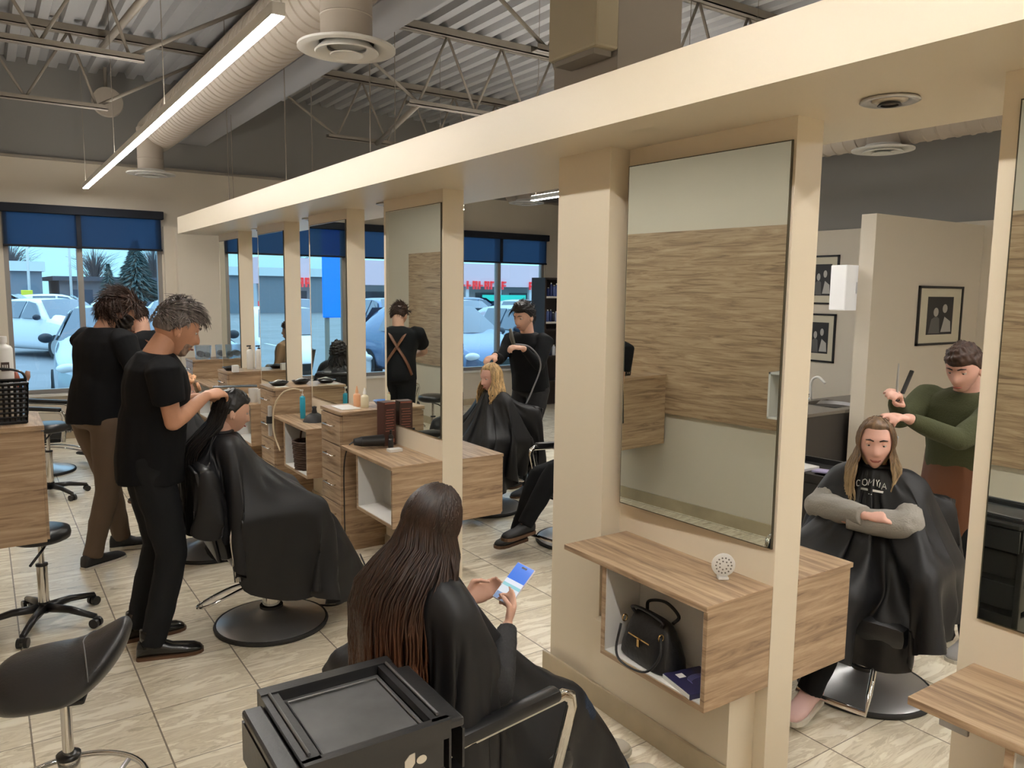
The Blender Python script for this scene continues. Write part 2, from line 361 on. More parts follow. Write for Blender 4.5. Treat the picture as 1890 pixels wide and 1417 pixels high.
# drawer units between panels
HAND = mat('handle', (.7, .69, .66, 1), .22, 1.)
def drawers(y, lab, h=1.005, w=.37):
    c = empty('drawer_unit', (2.02, y, 0), label=lab, cat='drawer unit', group='tall drawer units between the mirrors')
    G().box((.01, .0, .12), (.52, w, h-.025)).box((.06, .03, 0), (.5, w-.03, .12)).ob('carcass', WOOD, c)
    G().box((-.01, -.008, h-.025), (.54, w+.008, h), .002).ob('top', WHITE if False else WOOD, c)
    n = 4; z0 = .13; dz = (h-.03-z0)/n
    for j in range(n):
        d = G().box((-.008, .006, z0+j*dz+.004), (.01, w-.006, z0+(j+1)*dz-.004), .002).ob('drawer', WOOD, c)
        zc = z0+(j+.62)*dz
        G().tube([(-.008, w*.28, zc), (-.035, w*.28, zc), (-.035, w*.72, zc), (-.008, w*.72, zc)], .0055, 8).ob('handle', HAND, d, smooth=True)
    return c
du1 = drawers(5.062, 'tall wood drawer unit behind the tall brown box')
drawers(6.557, 'tall wood drawer unit with black bowls on top, behind the bottle with blue label')
drawers(8.037, 'tall wood drawer unit with white bottles, third from the tall brown box')
drawers(9.567, 'tall wood drawer unit with clear tubs at the far end of the partition')
# recessed spot in canopy
for (x, y, l) in ((2.38, 1.43, 'round recessed spotlight in canopy near the right edge'), (2.45, 5.2, 'round recessed spotlight in canopy past the second mirror'), (2.45, 6.75, 'recessed spotlight in canopy, third one along'), (2.45, 8.3, 'recessed spotlight in canopy near its far end')):
    s = empty('recessed_spotlight', (x, y, ZC), label=l, cat='light', group='recessed spotlights in the canopy')
    G().rev([(.052, 0), (.085, -.002), (.088, -.008), (.078, -.012), (.056, -.004)], n=32, cap=False).ob('trim_ring', BRUSH, s, smooth=True)
    G().rev([(.0, -.002), (.03, -.002), (.05, .0), (.052, -.006), (.034, -.012), (0, -.012)], n=24).ob('lamp_face', mat('spot_lens', srgb(196, 186, 170), .3, .4), s, smooth=True)
    G().rev([(.03, -.012), (.036, -.02), (.026, -.02)], n=24, cap=False).ob('inner_ring', BLACK, s, smooth=True)
# ---------------------------------------------------------------- ceiling: lights, ducts, joists
LEDM = mat('led_strip', (1, 1, 1, 1), emis=(1, .96, .90), es=LAMP_E)
UPM = mat('added_uplight', (1, 1, 1, 1), emis=(1, .95, .86), es=LAMP_E*.4)  # glow on top of the housings, added to brighten the ceiling
def strip(x, y0, y1, z, lab, grp='suspended linear lights'):
    s = empty('linear_light', (x, y0, z), label=lab, cat='light', group=grp)
    L = y1-y0
    G().box((-.028, 0, .003), (.028, L, .055), .004).ob('housing', WHITE, s)
    G().box((-.025, .01, 0), (.025, L-.01, .006)).ob('diffuser', LEDM, s)
    G().box((-.022, .02, .055), (.022, L-.02, .058)).ob('ceiling_fill', UPM, s)
    n = max(2, int(L/2.2))
    for k in range(n+1): 
        yy = .08+(L-.16)*k/n
        G().cyl((0, yy, .055), (0, yy, ZD-z-.002), .003, n=6).ob('suspension_wire', STEEL, s)
strip(1.075, 3.3, 10.3, 2.95, 'long glowing white linear light hanging over the left aisle')
strip(1.075, -3.6, 2.5, 2.95, 'linear light over the left aisle, behind the photographer', 'linear lights out of frame')
strip(3.75, -3.6, 2.4, 2.95, 'linear light over the right aisle, near end', 'linear lights out of frame')
strip(4.15, 3.9, 7.6, 2.95, 'linear light over the right aisle, far end', 'linear lights out of frame')
strip(5.6, -3.4, 1.4, 2.95, 'linear light over the far right of the room', 'linear lights out of frame')  # extra strip out of view, added as fill light
strip(5.7, 4.6, 8.0, 2.95, 'linear light over the back right of the room', 'linear lights out of frame')  # likewise added for fill, hidden from the camera
DUCT = mat('duct_paint', srgb(168, 158, 146), .55)
def duct(x, z, r, y0, y1, lab, drops):
    d = empty('spiral_duct', (x, y0, z), label=lab, cat='duct')
    prof = []; L = y1-y0; y = 0
    while y < L: prof += [(r, y), (r, y+.085), (r+.008, y+.092), (r+.008, y+.1), (r, y+.107)]; y += .12
    G().rev(prof, n=40, ax='Y').ob('spiral_pipe', DUCT, d, smooth=True, auto=AS)
    for yy, zz in drops: G().rev([(.135, zz-z), (.135, zz-z+.12), (.139, zz-z+.125), (.135, zz-z+.13), (.135, 0)], c=(-.12, yy-y0, 0), n=32).ob('drop_pipe', DUCT, d, smooth=True, auto=AS)
    return d
DX, DZ = 1.80, 3.60
duct(DX, DZ, .20, -3.5, 9.95, 'large round white spiral duct running above the linear light', [(4.06, 3.14), (9.74, 3.14), (-1.5, 3.14)])
duct(6.72, 3.3, .15, -3.5, 9.9, 'round spiral duct above the far right of the room', [(4.0, 3.13), (9.4, 3.13)])
def diffuser(x, y, z, lab, R=.255):
    d = empty('ceiling_diffuser', (x, y, z), label=lab, cat='air diffuser', group='round air diffusers')
    s = R/.245
    G().rev([(.138*s, .05), (.15*s, .035), (.2*s, .02), (.245*s, .012), (.245*s, .0), (.215*s, -.006), (.165*s, .012), (.14*s, .03)], n=48, cap=False).ob('outer_cone', WHITE, d, smooth=True, auto=AS)
    G().rev([(.0, .02), (.12*s, .03), (.16*s, -.012), (.155*s, -.018), (.115*s, -.004), (.1*s, .008)], n=48, cap=False).ob('middle_cone', WHITE, d, smooth=True, auto=AS)
    G().rev([(.0, -.01), (.05*s, -.01), (.085*s, -.026), (.08*s, -.03), (.045*s, -.02), (0, -.02)], n=40).ob('inner_cone', WHITE, d, smooth=True, auto=AS)
    G().rev([(.0, .035), (.137*s, .035)], n=40, cap=False).ob('throat', BLACKM, d)
diffuser(DX-.12, 4.06, 3.1, 'large round cream air diffuser hanging under the duct at top centre')
diffuser(DX-.12, 9.74, 3.1, 'small distant round air diffuser beside the far end of the linear light')
diffuser(6.6, 4.0, 3.1, 'round air diffuser high over the blonde client on the right')
diffuser(6.6, 9.4, 3.1, 'round air diffuser above the stylist with the hose')
# girder
struct(G().box((2.2, YN, 3.65), (2.53, YB, 3.68)).box((2.2, YN, 3.68), (2.24, YB, ZD)).box((2.49, YN, 3.68), (2.53, YB, ZD)), 'trim_5', mat('girder_paint', srgb(160, 160, 164), .6))
# open-web joists along X
def joist(y, x0, x1, lab):
    j = empty('steel_joist', (x0, y, 3.6), label=lab, cat='joist', group='open-web steel joists under the deck')
    L = x1-x0; zt = ZD-3.6
    G().box((0, -.06, zt-.075), (L, -.01, zt-.065)).box((0, -.06, zt-.075), (L, -.053, zt)).box((0, .01, zt-.075), (L, .06, zt-.065)).box((0, .053, zt-.075), (L, .06, zt)).ob('top_chord', STEEL, j)
    a, b = (1.05, L-1.05) if L < 5 else (1.0, L-1.0)
    if x0 < 0: a, b = 0., 1.18-x0
    elif x0 < 3: a, b = 3.48-x0, L-.3
    G().box((a, -.045, 0), (b, -.005, .008)).box((a, -.045, 0), (b, -.039, .045)).box((a, .005, 0), (b, .045, .008)).box((a, .039, 0), (b, .045, .045)).ob('bottom_chord', STEEL, j)
    n = max(2, int((b-a)/.62)); g = G(); s = (b-a)/n
    pts = []
    for k in range(n): pts += [(a+.12+s*k*.97, 0, .03), (a+.12+s*(k+.5)*.97, 0, zt-.06)]
    pts.append((b-.1, 0, .03))
    for p, q in zip(pts[:-1], pts[1:]): G().cyl(p, q, .013, n=8).ob('web_rod', STEEL, j, smooth=True)
    if x0 < 0: ends = [((b-.1, 0, .03), (L, 0, zt-.07))]
    elif x0 < 3: ends = [((a+.12, 0, .03), (.04, 0, zt-.07))]
    else: ends = []
    for p, q in ends: G().cyl(p, q, .016, n=8).ob('end_strut', STEEL, j, smooth=True)
names = {9.02: 'closest to the street wall', 6.95: 'second from the street wall', 4.88: 'third from the street wall', 2.82: 'nearly overhead', .75: 'behind the photographer'}
for y, nm in names.items():
    joist(y, XL, 2.2, 'white steel bar joist left of the girder, %s' % nm); joist(y, 2.53, XR, 'white steel bar joist right of the girder, %s' % nm)
# diagonal braces on the bottom chords
for (p, q, l) in (((1.0, 4.95, 3.64), (1.15, 9.02, 4.2), 'round grey brace bar rising between left joists'), ((3.6, 6.95, 3.62), (4.1, 9.0, 3.6), 'brace bar joining the two far right joists')):
    G().cyl(p, q, .03, n=10).ob('brace_bar', STEEL, smooth=True, label=l, cat='brace bar')
for (x, y, z, z0, l) in ((2.3, 8.7, ZD, 2.64, 'far'), (2.05, 7.9, ZD, 2.64, 'next to far'), (2.7, 7.4, ZD, 2.64, 'middle'), (2.05, 6.2, ZD, 2.64, 'centre'), (2.7, 5.6, ZD, 2.64, 'near middle'), (2.05, 4.6, ZD, 2.64, 'near')):
    G().cyl((x, y, z0), (x, y, z), .0035, n=6).ob('hanging_wire', STEEL, label='thin wire holding up the cream canopy', cat='wire', group='thin wires holding up the cream canopy')
# pipes / speaker / fan coil
s = empty('wall_speaker', (1.35, 10.3, 3.95), label='round beige horn fixture high at the street wall', cat='speaker')
G().rev([(.0, 0), (.16, 0), (.17, .05), (.12, .22), (0, .24)], ax='Y', c=(0, 0, 0)).ob('body', DUCT, s, smooth=True, auto=AS); G().cyl((0, .12, .1), (0, .12, .4), .02).ob('bracket', STEEL, s)
# unit heater box and rectangular shaft above the canopy
c = empty('unit_heater', (2.82, 3.50, 3.13), label='beige unit heater box hanging above the canopy, top centre', cat='heater')
G().box((-.08, -.21, 0), (.078, .21, .5), .015).ob('casing', mat('heater_beige', srgb(176, 164, 138), .5), c)
G().box((-.06, -.17, -.03), (.06, .17, .0)).ob('drip_tray', STEEL, c)
for sx_ in (-.12, .12): G().cyl((0, sx_, .5), (0, sx_, 1.22), .006, n=6).ob('hanger_rod', STEEL, c)
struct(G().box((2.9, 3.3, 2.641), (3.37, 3.86, ZD)), 'wall_shaft', mat('shaft_paint', srgb(156, 147, 137), .8))
# track light on the right
tl = empty('track_spotlight', (7.4, 7.3, 2.6), label='black track spotlight glowing at the top beside the wide pillar', cat='light')
G().box((-.5, -.03, .14), (.6, .03, .2)).ob('track', BLACK, tl); G().cyl((0, 0, .14), (0, 0, .06), .015).ob('stem', BLACK, tl); G().cyl((.3, 0, .2), (.3, 0, 1.76), .006, n=6).ob('hanger_rod', BLACK, tl); G().cyl((0, .05, .1), (0, -.12, -.02), .045, .055).ob('lamp_head', BLACK, tl, smooth=True, auto=AS)
G().cyl((0, -.12, -.02), (0, -.125, -.024), .045).ob('lens', mat('spot_glow', (1, 1, 1, 1), emis=(1, .95, .85), es=12), tl)
# ---------------------------------------------------------------- right-hand rooms
struct(G().box((6.46, 3.93, 0), (XR, 4.07, 2.55)), 'wall_stub', WALL)
struct(G().box((6.45, 3.915, 0), (XR, 3.93, .1)), 'baseboard_stub', TILEB)
# ---------------------------------------------------------------- bodies
def sstep(a, b, x): t = np.clip((x-a)/(b-a), 0, 1); return t*t*(3-2*t)
def nse(p, k, seed=0, oct=4):
    r = np.random.RandomState(seed); o = np.zeros(len(p)); a = 1.
    for i in range(oct):
        for _ in range(3):
            d = r.normal(size=3); d /= np.linalg.norm(d); o += a*np.sin(p@(d*k*2*PI)+r.uniform(0, 6.3))
        k *= 1.9; a *= .55
    return o/3
SW = {}
def sphere_grid(n=56, m=44):
    if (n, m) in SW: return SW[(n, m)]
    th = np.linspace(0, PI, m+1)[:, None]; a = np.linspace(0, 2*PI, n, endpoint=False)[None]
    d = np.stack([np.sin(th)*np.cos(a), np.sin(th)*np.sin(a), np.cos(th)*np.ones_like(a)], -1).reshape(-1, 3)
    f = [(i*n+j, (i+1)*n+j, (i+1)*n+(j+1) % n, i*n+(j+1) % n) for i in range(m) for j in range(n)]
    SW[(n, m)] = (d, f); return d, f
def gs(x, s): return np.exp(-.5*(x/s)**2)
def head_surface(d, fem=False):
    """unit directions -> points of a head, +Y is the face, crown at z=.118, chin near -.112"""
    p = d*np.array([.075, .097, .118]); x, y, z = p[:, 0], p[:, 1], p[:, 2]; t = sstep(.02, -.115, z)
    x = x*(1-.36*t)*(1+.03*gs(z-.05, .03)); y = np.where(y < 0, y*(1-.52*sstep(.0, -.10, z)), y*(1+.0*t))
    fr = (d[:, 1] > 0)*sstep(.15, .55, d[:, 1])
    y = y+fr*(.007*sstep(-.01, -.1, z))                                    # jaw forward
    y = y-fr*.006*gs(z-.03, .03)*0
    nz = np.where(z < .022, sstep(.024, -.028, z), 0)*sstep(-.046, -.034, z)
    y = y+fr*gs(x, .0095+.004*sstep(0, -.03, z))*nz*(.0225 if not fem else .019)
    y = y-fr*.0095*gs(np.abs(x)-.031, .013)*gs(z-.012, .011)
    y = y+fr*.0045*gs(np.abs(x)-.026, .02)*gs(z-.034, .008)
    y = y+fr*.005*gs(x, .02)*(gs(z+.058, .0055)+1.1*gs(z+.071, .006))-fr*.003*gs(x, .019)*gs(z+.0645, .0022)
    y = y+fr*.007*gs(x, .02)*gs(z+.098, .014)
    x = x+np.sign(x)*fr*.003*gs(z+.02, .02)
    return np.stack([x, y, z], 1)
def rot_from(fwd, up=(0, 0, 1)):
    f = Vector(fwd).normalized(); u = Vector(up); r = f.cross(u).normalized(); u = r.cross(f)
    return np.array([list(r), list(f), list(u)]).T         # columns: right, fwd, up
def remesh(v, f, vox, smooth=2):
    me = bpy.data.meshes.new('tmp'); me.from_pydata([tuple(map(float, q)) for q in v], [], f); me.update()
    o = bpy.data.objects.new('tmp', me); COL.objects.link(o)
    m = o.modifiers.new('r', 'REMESH'); m.mode = 'VOXEL'; m.voxel_size = vox; m.adaptivity = 0
    if smooth:
        s = o.modifiers.new('s', 'SMOOTH'); s.factor = .5; s.iterations = smooth
    dg = bpy.context.evaluated_depsgraph_get(); ev = o.evaluated_get(dg); m2 = ev.to_mesh()
    n = len(m2.vertices); V = np.empty(n*3); m2.vertices.foreach_get('co', V); V = V.reshape(-1, 3)
    F = [tuple(p.vertices) for p in m2.polygons]; ev.to_mesh_clear()
    bpy.data.objects.remove(o); bpy.data.meshes.remove(me); return V, F
def limb(g, pts, rad, n=14, flat=None, round_ends=(True, True)):
    """tapered closed limb through points; hemispherical or flat ends"""
    P = [Vector(p) for p in pts]; R = list(rad)
    if round_ends[0]:
        t = (P[0]-P[1]).normalized(); r = R[0]; P = [P[0]+t*r*.97, P[0]+t*r*.7]+P; R = [r*.25, r*.72]+R
    if round_ends[1]:
        t = (P[-1]-P[-2]).normalized(); r = R[-1]; P = P+[P[-1]+t*r*.7, P[-1]+t*r*.97]; R = R+[r*.72, r*.25]
    g.tube(P, R, n, flat=flat)
def ik(a, b, l1, l2, pole):
    a, b = Vector(a), Vector(b); d = b-a; L = min(d.length, (l1+l2)*.999); dn = d.normalized()
    x = (l1*l1-l2*l2+L*L)/(2*L); h = math.sqrt(max(l1*l1-x*x, 0)); p = Vector(pole); p = (p-dn*p.dot(dn)).normalized()
    return a+dn*x+p*h, a+dn*L
def hand(g, w, d, n, side, curl=.5, scale=1., thumb=.6, curls=None):
    """wrist w, pointing d, palm facing n; side +1 when the thumb is towards d x n"""
    w, d, n = Vector(w), Vector(d).normalized(), Vector(n); n = (n-d*n.dot(d)).normalized(); s = d.cross(n)*side; k = scale
    P = lambda a, b, c: w+d*(a*k)+s*(b*k)+n*(c*k)
    g.tube([P(-.012, 0, 0), P(.01, 0, 0), P(.045, .0, 0), P(.082, 0, 0), P(.09, 0, 0)], [.022*k, .026*k, .037*k, .038*k, .03*k], 14, flat=(1, .42, tuple(s)))
    L = [.072, .08, .074, .058]; B = [.028, .009, -.010, -.028]
    for i in range(4):
        c = curl if curls is None else curls[i]; b = P(.083-(.004 if i in (0, 3) else 0), B[i], 0); ang = 0; pts = [b]; r = [.0092*k]
        for q, (seg, a) in enumerate(((.45, .6), (.32, 1.), (.23, .8))):
            ang += c*a*1.1; fan = B[i]*.5
            pts.append(pts[-1]+(d*math.cos(ang)+n*math.sin(ang)+s*fan).normalized()*(L[i]*k*seg)); r.append((.0088, .0078, .0066)[q]*k)
        limb(g, pts, r, 8)
    t0 = P(.02, .026, .004); t1 = P(.05, .05+.01*(1-thumb), .012+.012*thumb); t2 = P(.075, .054-.02*thumb, .024+.022*thumb); t3 = P(.094, .048-.036*thumb, .03+.026*thumb)
    limb(g, [t0, t1, t2, t3], [.014*k, .0115*k, .0098*k, .008*k], 8)
SKIN = {}
def skin(name, c):
    if name not in SKIN: SKIN[name] = mat('skin_'+name, c, .5, var=.05, vscale=18, spec=.4)
    return SKIN[name]
LIGHTSKIN = skin('light', srgb(212, 168, 146)); TAN = skin('tan', srgb(196, 146, 118)); OLIVE = skin('olive', srgb(184, 140, 116)); PINK = skin('pink', srgb(220, 172, 156))
CLOTHB = mat('black_cotton', (.0055, .006, .0075, 1), .85, bump=.6, bscale=9, spec=.22, stretch=(1, 1, .6))
TROUB = mat('charcoal_trouser', (.010, .011, .013, 1), .85, bump=.4, bscale=12, spec=.25)
TROUT = mat('brown_trouser', srgb(98, 80, 64), .8, bump=.2, bscale=30)
CAPE = mat('cape_nylon', (.011, .011, .0125, 1), .5, bump=.3, bscale=12, stretch=(1, 1, .35), spec=.36)
GREYK = mat('grey_sweater', srgb(150, 146, 140), .9, bump=.3, bscale=120)
GREENK = mat('green_sweater', srgb(66, 70, 44), .9, bump=.3, bscale=120)
TANJ = mat('tan_jacket', srgb(150, 122, 92), .8, bump=.2, bscale=20)
PUFF = mat('black_puffer', (.013, .013, .016, 1), .35, bump=.3, bscale=14)
LEATHER = mat('brown_leather', srgb(104, 64, 40), .5)
SHOEB = mat('black_leather', (.008, .008, .008, 1), .25, coat=.3)
SOLEB = mat('brown_sole', srgb(92, 66, 46), .6); SOLEW = mat('white_sole', srgb(196, 190, 176), .6)
EYEM = mat('eye_white', srgb(200, 195, 190), .2); LIPM = mat('lips', srgb(150, 86, 78), .45)
def hairmat(name, c, c2=None, rough=.36, z0=0, z1=1):
    m = mat('hair_'+name, c, rough, spec=.45); t = m.node_tree; b = t.nodes['Principled BSDF']
    co = t.nodes.new('ShaderNodeTexCoord'); mp = t.nodes.new('ShaderNodeMapping'); mp.inputs['Scale'].default_value = (70, 70, 3)
    n = t.nodes.new('ShaderNodeTexNoise'); n.inputs['Scale'].default_value = 1; n.inputs['Detail'].default_value = 3
    t.links.new(co.outputs['Object'], mp.inputs[0]); t.links.new(mp.outputs[0], n.inputs[0])
    r = t.nodes.new('ShaderNodeValToRGB'); e = r.color_ramp.elements; e[0].position = .32; e[1].position = .7
    e[0].color = tuple(q*.55 for q in c[:3])+(1,); e[1].color = tuple(min(1, q*1.5) for q in c[:3])+(1,)
    t.links.new(n.outputs[0], r.inputs[0]); out = r.outputs[0]
    if c2:
        sp = t.nodes.new('ShaderNodeSeparateXYZ'); t.links.new(co.outputs['Object'], sp.inputs[0]); mr = t.nodes.new('ShaderNodeMapRange'); mr.inputs[1].default_value = z1; mr.inputs[2].default_value = z0
        t.links.new(sp.outputs['Z'], mr.inputs[0]); mx = t.nodes.new('ShaderNodeMix'); mx.data_type = 'RGBA'; t.links.new(mr.outputs[0], mx.inputs[0]); t.links.new(out, mx.inputs[6])
        r2 = t.nodes.new('ShaderNodeValToRGB'); r2.color_ramp.elements[0].position = .32; r2.color_ramp.elements[1].position = .7
        r2.color_ramp.elements[0].color = tuple(q*.6 for q in c2[:3])+(1,); r2.color_ramp.elements[1].color = tuple(min(1, q*1.4) for q in c2[:3])+(1,)
        t.links.new(n.outputs[0], r2.inputs[0]); t.links.new(r2.outputs[0], mx.inputs[7]); out = mx.outputs[2]
    t.links.new(out, b.inputs['Base Color']); return m
class Body:
    """a posed figure: skin surface in one mesh, clothes, hair and eyes as children"""
    def __init__(s, label, pelvis, neck, yaw, head_fwd, head=None, skinm=LIGHTSKIN, scale=1., fem=False, vox=.009, cat='person', group=None, hs=1.):
        s.root = empty('person', (pelvis[0], pelvis[1], 0), 0, label, cat, group); s.o = Vector((pelvis[0], pelvis[1], 0)); s.k = scale; s.fem = fem; s.vox = vox; s.sk = skinm; s.hs = hs
        s.pel = Vector(pelvis); s.neck = Vector(neck); s.yaw = yaw
        s.F = Vector((math.sin(yaw), math.cos(yaw), 0)); s.R = Vector((math.cos(yaw), -math.sin(yaw), 0))
        s.up = (s.neck-s.pel).normalized(); s.Ft = (s.F-s.up*s.F.dot(s.up)).normalized()
        s.hf = Vector(head_fwd).normalized(); s.head = Vector(head) if head else s.neck+(s.up+Vector((0, 0, 1))).normalized()*.125*scale+s.hf*.02
        s.HR = rot_from(s.hf); s.J = {}; s.sw = (.165 if fem else .19)*scale
        s.g = G(); s.caps = []
        s.torso(s.g, 1., -1., -.022)
        nk = .052*scale if fem else .06*scale
        limb(s.g, [s.neck-s.up*.05, s.neck, s.head+Vector(s.HR@np.array([0, -.025, -.06]))*1], [nk*1.25, nk, nk*.95])
    def L(s, p): return [tuple(Vector(q)-s.o) for q in p]
    def torso(s, g, k, z0=0., extra=0.):
        a, b, u = s.pel, s.neck, s.up; L = (b-a).length; e = extra; S = s.k
        if s.fem: T = [(-.09, .10, .08), (-.04, .165, .115), (.02, .172, .115), (.25, .135, .098), (.45, .132, .098), (.7, .152, .115), (.86, .158, .098), (.95, .115, .075), (1.02, .058, .055)]
        else: T = [(-.09, .10, .08), (-.04, .158, .115), (.02, .165, .118), (.25, .155, .112), (.45, .158, .115), (.7, .178, .122), (.86, .188, .105), (.955, .135, .08), (1.02, .065, .06)]
        pts = []; ra = []
        v = []; n = 24; f = []
        for (h, w, d) in T:
            if h < z0: continue
            c = a+u*(L*h)+s.Ft*(.012*math.sin(h*3.1))*S
            for j in range(n):
                an = 2*PI*j/n; cx, sy_ = math.cos(an), math.sin(an)
                cx = math.copysign(abs(cx)**.85, cx); sy_ = math.copysign(abs(sy_)**.85, sy_)
                v.append(tuple(c+s.R*(cx*(w*S+e))+s.Ft*(sy_*(d*S+e))))
        m = len(v)//n
        for i in range(m-1):
            for j in range(n): f.append((i*n+j, i*n+(j+1) % n, (i+1)*n+(j+1) % n, (i+1)*n+j))
        f.append(tuple(range(n))[::-1]); f.append(tuple((m-1)*n+j for j in range(n))); g.add(v, f)
    def arm(s, side, wrist, pole, hd=None, hn=None, curl=.5, thumb=.6, curls=None, elbow=None):
        S = s.k; sh = s.neck-s.up*(.055*S)+s.R*(side*s.sw); l1, l2 = .285*S, .255*S
        if elbow is not None:
            el = Vector(elbow); wr = Vector(wrist)
        else: el, wr = ik(sh, wrist, l1, l2, pole)
        r = .85 if s.fem else 1.
        limb(s.g, [sh-s.up*.012, sh+(el-sh)*.3, el], [.043*S*r, .045*S*r, .038*S*r]); limb(s.g, [el, el+(wr-el)*.28, wr-(wr-el)*.1, wr], [.039*S*r, .041*S*r, .028*S*r, .025*S*r])
        hd = Vector(hd) if hd is not None else (wr-el); hn = Vector(hn) if hn is not None else Vector((0, 0, -1))
        hand(s.g, wr, hd, hn, side if True else 1, curl, S*(.93 if s.fem else 1.02), thumb, curls)
        s.J['sh%+d' % side] = sh; s.J['el%+d' % side] = el; s.J['wr%+d' % side] = wr; s.caps += [(sh, .06*S, el, .05*S)]
        return el
    def leg(s, side, ankle, pole, toe=None, foot='shoe'):
        S = s.k; hp = s.pel+s.R*(side*.09*S)-s.up*.02; kn, an = ik(hp, ankle, .43*S, .42*S, pole); r = .9 if s.fem else 1.
        limb(s.g, [hp, hp+(kn-hp)*.35, kn], [.083*S*r, .078*S*r, .055*S*r]); limb(s.g, [kn, kn+(an-kn)*.3, an], [.054*S*r, .056*S*r, .036*S*r])
        s.J['hp%+d' % side] = hp; s.J['kn%+d' % side] = kn; s.J['an%+d' % side] = an
        s.caps += [(hp, .09*S, kn, .07*S), (kn, .065*S, an, .05*S)]
        toe = Vector(toe) if toe is not None else Vector((s.F.x, s.F.y, 0)); s.J['toe%+d' % side] = toe.normalized()
        t = toe.normalized(); h = an+Vector((0, 0, -.045)) if abs(t.z) < .3 else an
        limb(s.g, [an, an+t*.06*S+Vector((0, 0, -.045)), an+t*.15*S+Vector((0, 0, -.055))], [.036*S, .032*S, .024*S], flat=(1, .8, (t.y, -t.x, 0)))
    def skin_done(s, ears=True):
        v, f = remesh(s.g.v, s.g.f, s.vox, 2)
        d, hf_ = sphere_grid(); hp = (head_surface(d, s.fem)*s.k*s.hs)@s.HR.T+np.array(s.head)
        G2 = G(); G2.v = [tuple(q) for q in v]; G2.f = list(f); G2.add(hp, hf_)
        for sd in ((-1, 1) if ears else ()):     # ears
            R = Matrix([list(r) for r in s.HR]); Q = R@Matrix.Rotation(sd*.35, 3, 'Z')
            G2.ell(s.head+Vector(s.HR@np.array([sd*.074, -.008, -.008]))*s.k*s.hs, (.010*s.k, .019*s.k, .031*s.k), 12, 10, Q)
            G2.ell(s.head+Vector(s.HR@np.array([sd*.078, .000, -.026]))*s.k*s.hs, (.008*s.k, .009*s.k, .012*s.k), 8, 6, Q)
        ob = mk('body', s.L(G2.v), G2.f, s.sk, s.root, True); s.body = ob
        hk = s.k*s.hs
        H = lambda a, b, c: s.head+Vector(s.HR@np.array([a, b, c]))*hk
        for sd in (-1, 1):
            e = G().ell(H(sd*.031, .0735, .012), (.0125*hk,)*3, 14, 10).ob('eye', EYEM, s.root, True)
            for vv in e.data.vertices: vv.co -= s.o
            q = G().ell(H(sd*.031, .0805, .009), (.0062*hk,)*3, 10, 8).ob('iris', mat('iris', (.02, .012, .008, 1), .15), e, True)
            for vv in q.data.vertices: vv.co -= s.o
            q = G().ell(H(sd*.031, .0738, .0175), (.0150*hk, .0134*hk, .0115*hk), 14, 10).ob('eyelid', s.sk, e, True)
            for vv in q.data.vertices: vv.co -= s.o
        l = G(); l.tube([H(x_, .097-.9*x_*x_*10, -.0645+(getattr(s, 'smile', .0015) if abs(x_) > .015 else 0)) for x_ in (-.023, -.012, 0, .012, .023)], [.002*hk, .0046*hk, .0052*hk, .0046*hk, .002*hk], 8)
        s.child(l, 'lips', LIPM)
        return ob
    def child(s, g, name, m, smooth=True, parent=None):
        o = mk(name, s.L(g.v), g.f, m, parent or s.root, smooth); return o
    def brows(s, m, w=.004):
        hk = s.k*s.hs; H = lambda a, b, c: s.head+Vector(s.HR@np.array([a, b, c]))*hk
        for sd in (-1, 1): s.child(G().tube([H(sd*.012, .0975, .031), H(sd*.028, .0955, .037), H(sd*.046, .081, .033)], [w*.7*hk, w*hk, w*.5*hk], 8), 'eyebrow', m)
    def cloth(s, g, name, m, vox=None, fold=.006, freq=(5, 5, 2.2), seed=1, smooth=3):
        v, f = remesh(g.v, g.f, vox or s.vox*1.15, smooth); v = np.array(v)
        nn = nse(v*np.array(freq)/3., 1.6, seed, 3)
        me = bpy.data.meshes.new('t'); me.from_pydata([tuple(q) for q in v], [], f); nr = np.empty(len(v)*3); me.vertices.foreach_get('normal', nr); bpy.data.meshes.remove(me)
        v = v+nr.reshape(-1, 3)*(nn*fold)[:, None]
        return mk(name, s.L(v), f, m, s.root, True)
    def shirt(s, m, sleeve='short', z0=-.02, name='shirt', fold=.010, extra=.014, hem=None, seed=1):
        g = G(); s.torso(g, 1., -1., extra)
        S = s.k
        if hem:
            c = s.pel; g.tube([c+s.up*h for h in (.30, .22, .12)]+[c+Vector((0, 0, h)) for h in (.0, -hem)], [.145*S, .168*S, .176*S, .180*S, .181*S], 24, flat=(1.04, .84, tuple(s.R)))
        for sd in (-1, 1):
            if 'sh%+d' % sd not in s.J: continue
            sh, el, wr = s.J['sh%+d' % sd], s.J['el%+d' % sd], s.J['wr%+d' % sd]
            if sleeve == 'short': limb(g, [sh-s.R*sd*.03, sh, sh+(el-sh)*.62], [.075*S, .080*S, .070*S], round_ends=(True, False))
            else:
                limb(g, [sh-s.R*sd*.03, sh, sh+(el-sh)*.5, el], [.074*S, .078*S, .062*S, .052*S]); limb(g, [el, el+(wr-el)*.3, wr-(wr-el).normalized()*.015], [.052*S, .05*S, .036*S], round_ends=(True, False))
        return s.cloth(g, name, m, fold=fold, seed=seed)
